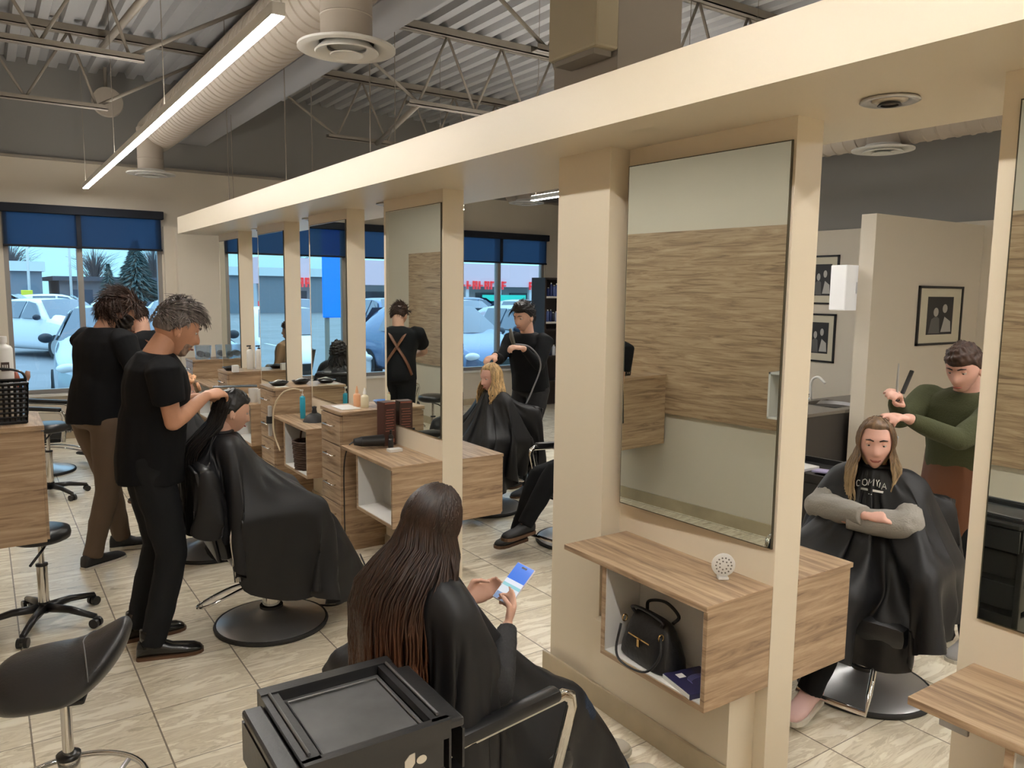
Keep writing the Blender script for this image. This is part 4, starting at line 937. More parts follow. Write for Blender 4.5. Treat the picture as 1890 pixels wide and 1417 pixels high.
# ---- 7 stylist in the right aisle with hose tool
b = Body('dark-haired stylist in black sweater and black trousers working on the blonde client, hose in hand', (4.20, 5.86, .975), (4.13, 5.84, 1.46), -1.85, (-.92, -.28, -.22), head=(4.075, 5.82, 1.61), skinm=LIGHTSKIN, scale=1.05, vox=.009)
b.arm(1, (3.70, 5.72, 1.285), (.2, .6, -1), hd=(-.9, -.3, -.2), hn=(0, 0, -1), curl=.6); b.arm(-1, (3.86, 5.52, 1.36), None, elbow=(4.06, 5.56, 1.20), hd=(-.7, .1, .1), hn=(0, .4, -.9), curl=.8)
b.leg(1, (4.22, 6.02, .085), (-1, 0, 0)); b.leg(-1, (4.08, 5.72, .085), (-1, 0, 0)); b.skin_done()
b.shirt(CLOTHB, 'long', hem=.04, extra=.02, seed=14, name='sweater'); b.trousers(mat('black_trouser', (.011, .011, .013, 1), .8, bump=.15), seed=15); b.shoes(BLACKM, SOLEB)
b.hair(H_BLK, thick=.03, side=.008, nz=.12, line=.06, puff=.014, nape=-.04, seed=2); b.short_strands(H_BLK, 400, L=.05, line=.062, lift=.2, root=.02, side_l=.3, rad=.003); b.brows(H_BLK)
tool = empty('hair_steamer', (3.75, 5.50, 1.40), label='grey handheld styling tool with long hose held by the stylist in the right aisle', cat='hair tool')
G().tube([(0, 0, 0), (-.03, -.01, .06), (-.05, -.02, .13)], [.016, .02, .012], 12).ob('tool_body', mat('tool_grey', srgb(96, 96, 92), .4), tool, smooth=True)
G().tube([(p[0]-3.75, p[1]-5.50, p[2]-1.40) for p in bez([(3.75, 5.50, 1.40), (3.88, 5.44, 1.37), (3.98, 5.42, 1.22), (3.9, 5.44, .98), (3.78, 5.46, .70), (3.84, 5.4, .35), (3.7, 5.3, .02), (3.5, 5.1, .012)], 8)], .007, 8).ob('hose', mat('hose_grey', srgb(120, 120, 124), .4), tool, smooth=True)
# ---- 8 blonde client in the right aisle
b = client('blonde client in black cape in the right aisle, seen between the posts', 3.50, 5.50, -1.57, .42, PINK, True, neck=(3.56, 5.5, .98), pel=(3.55, 5.5, .50), head=(3.52, 5.49, 1.125), hf=(-.96, -.1, -.2), scale=.97, steps=120, chair_lab='black styling chair under the blonde client in the right aisle', Rf=lambda c: .80+.40*max(c, 0)**1.2)
b.hair(H_BLOND, over=True, thick=.012, side=.010, nz=.06, line=.085, nape=-.1); b.long_hair(H_BLOND, 380, L=.26, spread=.115, seed=19, rad=.005, wave=.02, off=.05)
b.shoes(BLACKM)
# ---- 9 seated person with crossed legs, body hidden by the pillar
b = client('seated person in black puffer coat and black shoes, cut off by the wide pillar', 3.60, 4.42, -1.75, .47, LIGHTSKIN, True, scale=1., cape_on=False, feet={1: (3.10, 4.46, .15), -1: (3.08, 4.34, .24)}, chair_lab='black styling chair with steel disc base partly hidden by the wide pillar')
b.shirt(PUFF, 'long', hem=.1, extra=.05, name='puffer_coat', fold=.012); b.trousers(CLOTHB); b.shoes(BLACKM, SOLEB)
b.hair(H_BLK, over=True, thick=.02, side=.015, nz=.2, line=.075); b.long_hair(H_BLK, 120, L=.35, seed=29, rad=.006)
# ---- 10 blonde client on the right, arms crossed
yw = -1.78
b = client('smiling client with long dark blonde hair and crossed grey-sleeved arms', 3.43, 2.0, yw, .44, PINK, True, pel=(3.51, 2.02, .53), neck=(3.495, 2.04, 1.01), head=(3.46, 2.035, 1.155), hf=(-.84, -.53, -.05), scale=1.0, vox=.007, steps=170,
    near=.13, arms={1: dict(wrist=(3.27, 1.95, .855), pole=None, elbow=(3.33, 2.235, .825), hd=(.45, -1, .1), hn=(.5, .1, -.8), curl=.35), -1: dict(wrist=(3.27, 2.05, .815), pole=None, elbow=(3.385, 1.815, .825), hd=(.45, .9, -.05), hn=(.6, .3, -.6), curl=.4)},
    feet={1: (2.93, 2.14, .12), -1: (2.95, 1.96, .12)}, chair_lab='black and chrome styling chair under the smiling client on the right', Rf=lambda c: .66+.26*max(c, 0)**1.2-.1*max(-c, 0), xc=(3.38, 1.97),
    )
b.hair(H_DBLOND, over=True, thick=.012, side=.010, nz=.06, line=.080, nape=-.1); b.long_hair(H_DBLOND, 480, off=.045, L=.30, spread=.125, seed=23, rad=.0045, wave=.014, th0=2.15); b.brows(H_MBROWN, .004)
for s in (1, -1):
    el, wr = b.J['el%+d' % s], b.J['wr%+d' % s]; sh = b.J['sh%+d' % s]; g = G(); limb(g, [sh+(el-sh)*.45, el], [.060, .068]); limb(g, [el, el+(wr-el)*.35, wr-(wr-el)*.02], [.068, .066, .048], round_ends=(True, False)); b.cloth(g, 'grey_sleeve', GREYK, .008, .006, (8, 8, 8), smooth=1)
b.trousers(CLOTHB); b.shoes(mat('pink_knit', srgb(206, 172, 166), .8), SOLEW)
SMILE = b
from mathutils.bvhtree import BVHTree
_m = b.cape.data; bv = BVHTree.FromPolygons([tuple(v.co) for v in _m.vertices], [tuple(p.vertices) for p in _m.polygons])
g = G(); Rr = -b.R; cen = V3((3.48, 2.02, .975))-b.o; dF = b.F
def stroke(pts):
    out = []
    for (x, z) in pts:
        h_ = bv.ray_cast(cen+Rr*x+V3((0, 0, z))+dF*.6, -dF)
        if h_[0] is not None: out.append(tuple(h_[0]+dF*.004+b.o))
    if len(out) > 1: g.tube(out, .0022, 5)
A_ = lambda cx, cz, r, a0, a1, k=9: [(cx+r*math.cos(a), cz+r*1.2*math.sin(a)) for a in np.linspace(a0, a1, k)]
stroke(A_(-.060, -.004, .011, 1.0, 5.4)); stroke(A_(-.032, .004, .012, 0, 6.28)); stroke([(-.014, -.006), (-.012, .022), (-.004, .006), (.006, .024), (.010, -.004)]); stroke([(.016, .022), (.022, .010), (.030, .024)]); stroke([(.022, .010), (.024, -.006)]); stroke([(.036, -.008), (.036, .014)]); stroke([(.046, -.014), (.052, .012), (.064, -.012)]); stroke([(.048, -.004), (.060, -.004)])
for k in range(3): stroke([(-.045+.0, -.024-.003*k), (.055, -.024-.003*k)])
stroke([(-.004, -.042), (.0, -.042)]); stroke([(.008, -.042), (.012, -.042)])
b.child(g, 'cape_lettering', WHITE, True, b.cape)
# ---- 11 stylist in green
b = Body('stylist in dark green sweater and brown leather apron cutting hair on the right', (4.28, 2.02, .955), (4.20, 2.0, 1.36), -1.65, (-.93, -.05, -.35), head=(4.13, 1.985, 1.485), skinm=PINK, scale=1.02, vox=.008, fem=False)
b.arm(1, (3.685, 2.07, 1.335), None, elbow=(3.95, 2.20, 1.21), hd=(-.75, -.3, .55), hn=(-.5, .2, -.4), curl=.7); b.arm(-1, (3.62, 1.98, 1.27), None, elbow=(3.89, 1.87, 1.155), hd=(-.95, .1, .15), hn=(0, .2, -.9), curls=[.1, .15, .5, .6])
b.leg(1, (4.28, 2.14, .085), (-1, 0, 0)); b.leg(-1, (4.20, 1.88, .085), (-1, 0, 0)); b.skin_done()
b.shirt(GREENK, 'long', hem=.06, extra=.022, name='sweater', seed=31); b.trousers(TROUB, seed=32); b.shoes(mat('grey_shoe', srgb(150, 148, 146), .6), SOLEW)
b.hair(H_MBROWN, thick=.02, side=.01, nz=.3); b.brows(H_MBROWN)
g = G(); c = b.pel
g.tube([c+V3((0, 0, z)) for z in (.36, .2, 0, -.3, -.38)], [.15, .165, .175, .2, .2], 20, flat=(1.08, .9, tuple(b.R))); b.cloth(g, 'leather_apron', LEATHER, .011, .006, seed=3)
sc = empty('scissors', (3.60, 2.03, 1.43), label='thin steel scissors held up above the smiling client', cat='scissors')
G().tube([(0, 0, -.05), (0, 0, .0), (-.004, 0, .10)], [.004, .006, .001], 6).ob('blade', BRUSH, sc); G().tube([(.004, 0, -.05), (.002, 0, 0), (.004, 0, .098)], [.004, .005, .001], 6).ob('blade', BRUSH, sc)
for s in (-1, 1): G().tube(arc((s*.016, 0, -.07), .014, 0, 2*PI, 12, 'XZ')[:-1], .0035, 6, closed=True).ob('finger_ring', BLACK, sc, smooth=True)
cb2 = G().box((-.006, -.02, -.06), (.006, .0, .06), .004).ob('comb', BLACK, label='short black comb held beside the scissors', cat='comb'); cb2.location = (3.65, 2.02, 1.44); cb2.rotation_euler = (.15, .35, 0)
g = G()
for k in range(5):
    a = k*.5; g.box((-.03, -.002, -.02-.03*k), (.03, .002, .02-.03*k), .001)
fo = g.ob('hair_foils', mat('foil', (.75, .75, .76, 1), .3, 1.), label='stack of silver foils in the hair of the smiling client', cat='foil'); fo.location = (3.56, 2.0, 1.17); fo.rotation_euler = (.2, 0, .9)
# ---- 12, 13 people seen in the mirrors
b = client('woman with long dark wavy hair and black cape seen from behind in the third mirror', 1.20, 8.70, -.5, .46, PINK, True, scale=.97, steps=70, chair_lab='black styling chair under the dark-haired woman near the street window')
b.hair(H_BLK, over=True, thick=.03, side=.03, nz=.4, line=.075, nape=-.1); b.long_hair(H_BLK, 200, L=.36, spread=.13, seed=41, rad=.007, wave=.03)
b.shoes(BLACKM)
b = client('person with brown hair and tan jacket seen from behind in the fourth mirror', 1.52, 10.0, .75, .62, OLIVE, False, scale=1.0, cape_on=False, chair_lab='black styling chair under the person in tan jacket', steps=60)
b.shirt(TANJ, 'long', hem=.08, extra=.04, name='jacket', fold=.01); b.trousers(CLOTHB); b.shoes(BLACKM)
b.hair(H_MBROWN, thick=.03, side=.025, nz=.4, nape=-.1)
# ---------------------------------------------------------------- foreground trolley
t = empty('salon_trolley', (.69, 1.69, 0), -.02, 'black plastic salon trolley with tray top in the foreground', 'trolley')
W2, D2, TZ = .163, .17, .85
G().box((-W2-.012, -D2-.012, TZ-.045), (W2+.012, -D2+.012, TZ)).box((-W2-.012, D2-.018, TZ-.045), (W2+.012, D2+.018, TZ+.004)).box((-W2-.012, -D2, TZ-.045), (-W2+.03, D2, TZ)).box((W2-.03, -D2, TZ-.045), (W2+.012, D2, TZ)).ob('tray_rim', mat('trolley_plastic', (.022, .022, .023, 1), .28, bump=.04, bscale=90), t)
TP = MATS['trolley_plastic']
G().box((-W2+.03, -D2+.012, TZ-.04), (W2-.03, D2-.018, TZ-.022), .004).ob('tray_floor', mat('tray_floor', (.075, .075, .075, 1), .45, var=.25, vscale=9), t)
G().tube([(-W2+.045, D2-.045, TZ-.018), (W2-.045, D2-.045, TZ-.018), (W2-.045, -D2+.03, TZ-.018), (-W2+.045, -D2+.03, TZ-.018)], .003, 6, closed=True).ob('tray_ridge', mat('ridge', (.12, .12, .12, 1), .3), t)
for sx_ in (-1, 1):
    x0, x1 = (W2+.013, W2+.055) if sx_ > 0 else (-W2-.062, -W2-.013)
    o = G().box((x0, -D2, TZ-.035), (x1, D2-.03, TZ-.012), .006).box((x0, -D2, TZ-.14), (x0+.006, D2-.03, TZ-.04)).box((x1-.006, -D2, TZ-.14), (x1, D2-.03, TZ-.04)).ob('side_bin', TP, t)
    G().tube([(sx_*(W2-.008), -D2+.02, TZ+.004), (sx_*(W2-.008), D2-.02, TZ+.004)], .004, 8).ob('rim_bead', mat('ridge', (.12, .12, .12, 1), .3), t)
G().box((-W2, -D2, .72), (W2, D2, TZ-.045), .004).ob('front_apron', TP, t)
for q in (-1, 1):
    for r in (-1, 1):
        G().box((q*(W2-.012)-.014, r*(D2-.012)-.014, .09), (q*(W2-.012)+.014, r*(D2-.012)+.014, .73), .004).ob('post', BLACK, t)
        c_ = G().cyl((q*(W2-.02)-.012, r*(D2-.02), .03), (q*(W2-.02)+.012, r*(D2-.02), .03), .03, n=18).box((q*(W2-.02)-.017, r*(D2-.02)-.012, .04), (q*(W2-.02)+.017, r*(D2-.02)+.012, .095), .004).ob('caster', BLACK, t)
for k in range(4):
    d = G().box((-W2+.028, -D2+.004, .11+k*.15), (W2-.028, D2-.01, .11+k*.15+.125), .008).ob('drawer', TP, t)
    G().box((-.06, -D2-.008, .11+k*.15+.09), (.06, -D2+.004, .11+k*.15+.105), .003).ob('drawer_pull', BLACK, d)
LOGO = mat('logo_cream', srgb(214, 206, 190), .5)
leaf = [(.06, .755), (.078, .755), (.086, .765), (.086, .79), (.072, .788), (.06, .776)]
G().prism([(a-.0, b) for a, b in leaf], -D2-.002, -D2+.001, 'Y').ob('logo', LOGO, t); G().prism([(.103+.013*math.cos(a), .768+.010*math.sin(a)) for a in np.linspace(0, 2*PI, 20)[:-1]], -D2-.002, -D2+.001, 'Y').ob('logo', LOGO, t)
# ---------------------------------------------------------------- stools
def star(c, R=.29, z=.06, mt=BLACK, n=5, a0=.3):
    for k in range(n):
        a = a0+2*PI*k/n; e = (R*math.cos(a), R*math.sin(a)); p = G().tube([(0, 0, z+.035), (e[0]*.5, e[1]*.5, z+.03), (e[0], e[1], z)], [.026, .02, .015], 10, flat=(1, 1, (0, 0, 1))).ob('base_arm', mt, c, smooth=True)
        w = G(); 
        for s in (-1, 1):
            tx, ty = -math.sin(a), math.cos(a); w.cyl((e[0]+tx*s*.008, e[1]+ty*s*.008, .026), (e[0]+tx*s*.026, e[1]+ty*s*.026, .026), .026, n=16)
        w.box((e[0]-.012, e[1]-.012, .03), (e[0]+.012, e[1]+.012, z), .003); w.ob('caster', BLACK, p)
    G().cyl((0, 0, z+.01), (0, 0, z+.07), .034, .028, n=20).ob('hub', mt, c, smooth=True, auto=AS)
def gas(c, z0, z1, sc=1.):
    G().cyl((0, 0, z0), (0, 0, z0+(z1-z0)*.62), .027*sc, n=24).ob('outer_tube', CHROME, c, smooth=True, auto=AS); G().cyl((0, 0, z0+.1), (0, 0, z1), .014*sc, n=16).ob('piston', CHROME, c, smooth=True, auto=AS); G().rev([(.027*sc, 0), (.03*sc, .0), (.03*sc, .012), (.014*sc, .014)], c=(0, 0, z0+(z1-z0)*.62), n=20, cap=False).ob('collar', BLACK, c, smooth=True)
s = empty('saddle_stool', (.148, 2.62, 0), -.25, 'black vinyl saddle stool with chrome foot ring in the lower left foreground', 'stool')
v = []; f = []; nx, ny = 33, 20; top = []; bot = []
for i in range(nx):
    u = -1+2*i/(nx-1); prof = .685+.012*u+.115*max(u, 0)**1.9-.015*max(-u, 0)**2; wy = .165*(1-.35*max(u, 0)**2)*math.sqrt(max(1-abs(u)**3.2, 0))+.002
    x = u*.195+.03*max(u, 0)**2*0
    for j in range(ny):
        a = 2*PI*j/ny; cz, cy = math.sin(a), math.cos(a); th = .080*(1-.25*max(u, 0))*math.sqrt(max(1-abs(u)**6, 0))+.002
        zz = prof+cz*th*(1.05 if cz > 0 else .95); zz += .022*(1-(cy)**2)*0 - .028*cy*cy*(1 if cz > -.3 else .6)*(1-u*u)*.6
        v.append((x, cy*wy, zz))
for i in range(nx-1):
    for j in range(ny): f.append((i*ny+j, (i+1)*ny+j, (i+1)*ny+(j+1) % ny, i*ny+(j+1) % ny))
f.append(tuple(range(ny))); f.append(tuple((nx-1)*ny+j for j in range(ny))[::-1])
o = G().add(v, f).ob('seat', mat('saddle_vinyl', (.02, .02, .021, 1), .34, bump=.08, bscale=120), s, smooth=True); q = o.modifiers.new('s', 'SUBSURF'); q.levels = 1; q.render_levels = 1
seam = [(.055+.02*math.cos(a*2)*0+.035*abs(math.cos(a)), math.cos(a)*.155, 0) for a in np.linspace(.2, PI-.2, 18)]
sp_ = []
for (x, y, _) in seam:
    u = x/.195; prof = .685+.012*u+.115*max(u, 0)**1.9; wy = .165*(1-.35*u*u); cz = math.sqrt(max(1-(y/wy)**2, 0)); sp_.append((x, y, prof+cz*.080*1.05*(1-.25*u)-.017*(y/wy)**2*(1-u*u)+.0015))
G().tube(sp_, .0022, 6).ob('seam_piping', mat('seam', (.10, .10, .10, 1), .4), s, smooth=True)
G().box((-.06, -.05, .595), (.06, .05, .612), .008).ob('seat_plate', BLACKM, s)
gas(s, .1, .60, 1.15); star(s, .28, .055, a0=.1)
G().tube(arc((0, 0, .29), .215, 0, 2*PI, 48)[:-1], .0095, 10, closed=True).ob('foot_ring', CHROME, s, smooth=True)
for a in (.8, 2.9, 5.0): G().tube([(.03*math.cos(a), .03*math.sin(a), .17), (.215*math.cos(a), .215*math.sin(a), .288)], .008, 8).ob('ring_strut', BRUSH, s, smooth=True)
def stool(x, y, h, lab, a0=.3, top=.17, mt=None, R=.29):
    s = empty('rolling_stool', (x, y, 0), 0, lab, 'stool', 'rolling stools with star bases')
    G().rev([(0, 0), (top-.03, 0), (top-.005, .012), (top, .035), (top-.006, .062), (top-.04, .075), (0, .078)], c=(0, 0, h-.078), n=40).ob('seat', mt or VINYL, s, smooth=True, auto=math.radians(60))
    gas(s, .09, h-.07); star(s, R, .06, a0=a0); G().tube([(.03, -.02, h-.09), (.0, -.12, h-.1), (-.06, -.2, h-.15)], .007, 8).ob('height_lever', BLACK, s, smooth=True); return s
stool(.20, 4.84, .55, 'rolling stool with black star base below the hanging wood cabinet at left edge', .55, .15, R=.30)
stool(.43, 7.85, .66, 'rolling stool with round black seat near the bearded man', .2)
# ---------------------------------------------------------------- left hanging cabinet with basket
c = empty('hanging_cabinet', (-.40, 4.45, .57), label='wood cabinet at the left edge carrying the black basket', cat='cabinet')
G().box((0, 0, 0), (.615, .5, .57), .003).ob('carcass', WOOD, c); G().box((-.0, -.01, .57), (.63, .51, .594), .002).ob('worktop', WOOD, c)
for k in range(2): G().box((.615, .01+k*.245, .01), (.628, .245+k*.245, .56), .002).ob('door', WOOD, c)
g = G(); bx, by, bz = .0, 4.50, 1.166
bk = empty('plastic_basket', (.06, 4.62, 1.166), label='black perforated plastic basket on the cabinet at left edge', cat='basket')
W_, D_, H_ = .115, .09, .20
g.box((-W_*.9, -D_*.9, 0), (W_*.9, D_*.9, .006))
for (ax, s_) in (('x', -1), ('x', 1), ('y', -1), ('y', 1)):
    n = 9
    for k in range(n+1):
        u = -1+2*k/n
        a = (u*W_*.9, s_*D_*.9, .003) if ax == 'y' else (s_*W_*.9, u*D_*.9, .003); b_ = (u*W_, s_*D_, H_) if ax == 'y' else (s_*W_, u*D_, H_); g.tube([a, b_], .0045, 5)
    for k in range(9):
        q = .9+.1*k/8; z = .01+H_*k/8.4
        a, b_ = ((-W_*q, s_*D_*q, z), (W_*q, s_*D_*q, z)) if ax == 'y' else ((s_*W_*q, -D_*q, z), (s_*W_*q, D_*q, z)); g.tube([a, b_], .006, 5)
g.ob('basket_body', BLACK, bk)
G().tube([(-W_, -D_, H_), (W_, -D_, H_), (W_, D_, H_), (-W_, D_, H_)], .009, 8, closed=True).ob('rim', BLACK, bk, smooth=True)
G().tube(bez([(-W_, 0, H_), (-W_*.8, 0, H_+.05), (0, 0, H_+.07), (W_*.8, 0, H_+.05), (W_, 0, H_)], 5), .006, 8).ob('handle', BLACK, bk, smooth=True)
def bottle(x, y, z, r, h, m, lab, neck=.35, cap=None, group=None, label_m=None, cat='bottle', name='bottle', kind='pump'):
    b = empty(name, (x, y, z), label=lab, cat=cat, group=group); hb = h*(1-neck)
    G().rev([(0, 0), (r*.92, 0), (r, r*.12), (r, hb-r*.3), (r*.85, hb), (r*.4, hb+r*.25), (r*.36, hb+r*.4), (0, hb+r*.4)], n=24).ob('bottle_body', m, b, smooth=True, auto=math.radians(50))
    c = cap or WHITE; z0 = hb+r*.4
    if kind == 'pump': G().cyl((0, 0, z0), (0, 0, z0+h*.05), r*.42, n=16).cyl((0, 0, z0), (0, 0, h-.01), r*.12, n=8).box((-r*.95, -r*.18, h-.014), (r*.3, r*.18, h)).ob('pump', c, b)
    elif kind == 'nozzle': G().rev([(r*.45, z0), (r*.45, z0+.01), (r*.12, h), (0, h)], n=16).ob('nozzle', c, b, smooth=True, auto=AS)
    else: G().cyl((0, 0, z0), (0, 0, h), r*.5, n=18).ob('cap', c, b, smooth=True, auto=AS)
    if label_m: G().rev([(r*1.005, hb*.25), (r*1.005, hb*.7)], n=24, cap=False).ob('bottle_label', label_m, b, smooth=True)
    return b
WB = mat('bottle_white', srgb(222, 220, 214), .35)
sb = bottle(.085, 4.80, 1.166, .044, .42, WB, 'large white bottle with small dark label behind the black basket', .12, kind='cap')
G().prism([(.0-.012, .245), (.024, .245), (.024, .29), (-.012, .29)], -.046, -.0435, 'Y').ob('dark_label', mat('label_dark', srgb(70, 52, 48), .5), sb)
g = G()
for k, xx in enumerate((-.007, .003, .012)): g.box((xx, -.0475, .258), (xx+.006, -.0462, .277))
g.ob('label_lettering', WB, sb)
# combs/brushes in clear jar by the window
j = empty('brush_jar', (.16, 5.0, 1.166) if False else (.215-.06, 4.86, 1.166), label='clear jar of brushes behind the black basket', cat='jar')
CL = mat('clear_plastic', (.75, .85, .95, 1), .08, trans=.85)
G().rev([(0, 0), (.03, 0), (.036, .15), (.034, .15), (.028, .006), (0, .006)], n=24).ob('jar', CL, j, smooth=True, auto=AS)
for k, (a, c_) in enumerate(((.3, srgb(150, 110, 90)), (2.1, srgb(130, 120, 120)), (4.2, srgb(160, 90, 70)))):
    G().tube([(0, 0, .02), (.02*math.cos(a), .02*math.sin(a), .15), (.034*math.cos(a), .034*math.sin(a), .20), (.04*math.cos(a), .04*math.sin(a), .23)], [.005, .006, .016, .010], 8).ob('brush', mat('brush%d' % k, c_, .5), j, smooth=True)
seat_chair(.42, 8.95, -1.4, .46, 'empty black styling chair by the street window at far left')
# ---------------------------------------------------------------- things on the counters
def box(a, b, lab, cat, m, name, bev=.002, group=None): 
    c = [(a[i]+b[i])/2 for i in range(2)]; return G().box((a[0]-c[0], a[1]-c[1], 0), (b[0]-c[0], b[1]-c[1], b[2]-a[2]), bev).ob(name, m, label=lab, cat=cat, group=group, loc=(c[0], c[1], a[2]))
ZS_ = .7875
bb = empty('display_box', (2.27, 4.87, ZS_), .12, 'tall dark brown product box with copper print on the counter', 'box')
G().box((-.048, -.045, 0), (.048, .045, .30), .002).ob('carton', mat('carton_brown', srgb(74, 44, 38), .5), bb)
CP = mat('copper_print', srgb(168, 100, 84), .4)
g = G()
for k in range(9): g.box((-.036+.004*(k % 3), -.0462, .10+.018*k), (.034-.008*(k % 2), -.0452, .104+.018*k))
g.box((.012, -.0462, .02), (.034, -.0452, .045)); g.ob('print', CP, bb)
G().box((-.04, -.0464, .286), (.04, -.0452, .296)).ob('top_band', CP, bb)
hd = empty('hair_dryer', (2.14, 4.80, ZS_), -.2, 'black hair dryer with cord lying at the end of the counter', 'hair dryer')
G().cyl((-.08, 0, .05), (.07, 0, .05), .034, .04, n=20).ob('barrel', BLACK, hd, smooth=True, auto=AS); G().cyl((-.13, 0, .05), (-.08, 0, .05), .022, .033, n=20).ob('nozzle', BLACKM, hd, smooth=True, auto=AS)
G().tube([(.03, 0, .04), (.05, .05, .025), (.06, .11, .02)], [.018, .016, .014], 12).ob('handle', BLACK, hd, smooth=True)
G().tube(bez([(.06, .11, .02), (.0, .17, .02), (-.12, .16, .01), (-.17, .14, -.12), (-.17, .16, -.45), (-.16, .20, -.75)], 8), .0045, 8).ob('cord', BLACK, hd, smooth=True)
for (x, y, h_, l) in ((2.22, 4.70, .10, 'small black bottle right of the hair dryer'), (2.25, 4.76, .12, 'small black bottle beside the tall brown box')): bottle(x, y, ZS_, .017, h_, BLACK, l, .3, cap=BLACK, kind='cap', group='small black bottles by the brown box')
box((2.17, 4.60, ZS_), (2.26, 4.66, ZS_+.02), 'small white tray under the black bottles', 'tray', WHITE, 'tray')
ZD_ = 1.0055
bottle(2.22, 5.26, ZD_, .026, .15, mat('peach', srgb(222, 168, 128), .4), 'peach bottle with pointed nozzle on drawer unit behind the brown box', .4, kind='nozzle', cap=mat('peach', srgb(222, 168, 128), .4))
bottle(2.25, 5.19, ZD_, .028, .14, mat('cream_bottle', srgb(220, 210, 180), .4), 'cream bottle with pointed nozzle on drawer unit behind the brown box', .4, kind='nozzle')
bo = G().rev([(0, 0), (.04, 0), (.075, .04), (.07, .04), (.036, .006), (0, .006)], n=32).ob('mixing_bowl', mat('blue_bowl', srgb(90, 130, 190), .3), smooth=True, auto=AS, label='blue mixing bowl on the drawer unit behind the brown box', cat='bowl', loc=(2.40, 5.20, ZD_))
o = box((2.06, 5.14, ZD_), (2.20, 5.36, ZD_+.004), 'white papers lying on the drawer unit behind the brown box', 'paper', WHITE, 'papers')
# station D
bl = bottle(2.15, 6.22, ZS_, .022, .24, mat('teal_label', srgb(40, 160, 190), .4), 'bright blue spray bottle with white top on counter', .25, kind='pump')
hat = empty('black_bowl', (2.18, 6.03, ZS_), label='upturned black bowl with knob next to the blue bottle', cat='bowl')
G().rev([(0, .07), (.03, .068), (.07, .045), (.092, .0), (.086, .0), (.066, .04), (.0, .06)], n=36).ob('bowl', BLACKM, hat, smooth=True, auto=AS); G().rev([(.022, .068), (.016, .10), (.02, .12), (0, .125)], n=20, cap=False).ob('knob', BLACKM, hat, smooth=True)
G().tube(bez([(2.15, 6.22, 1.02), (2.08, 6.26, 1.03), (2.02, 6.36, .98), (1.975, 6.42, .85), (1.965, 6.40, .66), (1.98, 6.30, .52)], 8), .007, 8).ob('beige_hose', mat('hose_beige', srgb(208, 190, 158), .5), smooth=True, label='beige hose looping from the blue bottle down over the counter edge', cat='hose')
wk = empty('wicker_basket', (2.08, 5.98, .421), label='brown wicker basket in the niche below the blue bottle', cat='basket')
WK = mat('wicker', srgb(74, 52, 38), .7, bump=.6, bscale=60)
g = G()
for k in range(13):
    z = .005+k*.018; rx = .085+.02*k/12; g.tube([(rx*math.cos(a)*.85+.003*math.sin(a*10+k*PI), rx*1.1*math.sin(a)+.003*math.cos(a*10+k*PI), z) for a in np.linspace(0, 2*PI, 33)[:-1]], .010, 6, closed=True)
g.ob('woven_body', WK, wk, smooth=True); G().rev([(0, .01), (.06, .01)], n=20, cap=False).ob('basket_bottom', WK, wk)
G().tube(bez([(0, -.11, .22), (0, -.08, .29), (0, 0, .315), (0, .08, .29), (0, .11, .22)], 5), .008, 8).ob('handle', WK, wk, smooth=True)
# flat iron + holster
fi = empty('flat_iron', (1.985, 6.57, .74), label='flat iron in a wall holster on the drawer unit', cat='flat iron')
G().cyl((0, 0, -.03), (0, 0, .03), .03, n=18).ob('holster', BLACKM, fi); G().box((-.014, -.018, -.14), (.014, .018, .12), .006).ob('iron_body', mat('iron_grey', srgb(190, 188, 184), .3), fi)
# bowls, combs on DE unit
for (x, y, r, l) in ((2.12, 6.74, .085, 'shallow black tint bowl, left one on the second drawer unit'), (2.33, 6.78, .08, 'shallow black tint bowl, right one on the second drawer unit')):
    b_ = empty('tint_bowl', (x, y, ZD_), label=l, cat='bowl', group='shallow black tint bowls'); G().rev([(0, 0), (r*.6, 0), (r, .03), (r*.94, .03), (r*.55, .008), (0, .008)], n=32).ob('bowl', BLACK, b_, smooth=True, auto=AS)
    G().tube([(-.05, 0, .03), (.0, .01, .045), (.07, .02, .035)], [.006, .01, .006], 8).ob('tint_brush', BRUSH, b_, smooth=True); G().tube([(-.04, -.03, .028), (.03, -.02, .04), (.08, -.03, .032)], [.004, .007, .004], 8).ob('clip', BLACK, b_, smooth=True)
o = box((2.05, 6.60, ZD_), (2.16, 6.66, ZD_+.004), 'folded white towel sheet on the second drawer unit', 'towel', WHITE, 'towel')
# mugs E
MUG = mat('mug_white', srgb(226, 224, 218), .25)
for k, (x, y, l) in enumerate(((2.07, 7.34, 'white mug with handle on the third counter, left one'), (2.12, 7.24, 'white mug with handle on the third counter, right one'))):
    m_ = empty('mug', (x, y, ZS_), label=l, cat='mug', group='white mugs'); G().rev([(0, 0), (.036, 0), (.042, .012), (.045, .13), (.041, .13), (.036, .012), (0, .01)], n=28).ob('cup', MUG, m_, smooth=True, auto=AS); G().tube(bez([(.04, -.0, .11), (.075, -.01, .105), (.078, -.01, .045), (.04, 0, .03)], 5), .006, 8).ob('handle', MUG, m_, smooth=True)
for (x, y, l) in ((2.30, 8.24, 'tall white pump bottle, left one near the far end'), (2.38, 8.20, 'tall white pump bottle, right one near the far end')): bottle(x, y, ZD_, .034, .25, WB, l, .2, cap=BLACK, group='tall white pump bottles')
for (x, y, l) in ((2.1, 8.22, 'black tint bowl beside the white pump bottles'),):
    b_ = empty('tint_bowl', (x, y, ZD_), label=l, cat='bowl', group='shallow black tint bowls'); G().rev([(0, 0), (.05, 0), (.09, .035), (.085, .035), (.045, .008), (0, .008)], n=32).ob('bowl', BLACK, b_, smooth=True, auto=AS); G().ell((0, 0, .03), (.05, .04, .02)).ob('brush_head', BLACKM, b_, smooth=True)
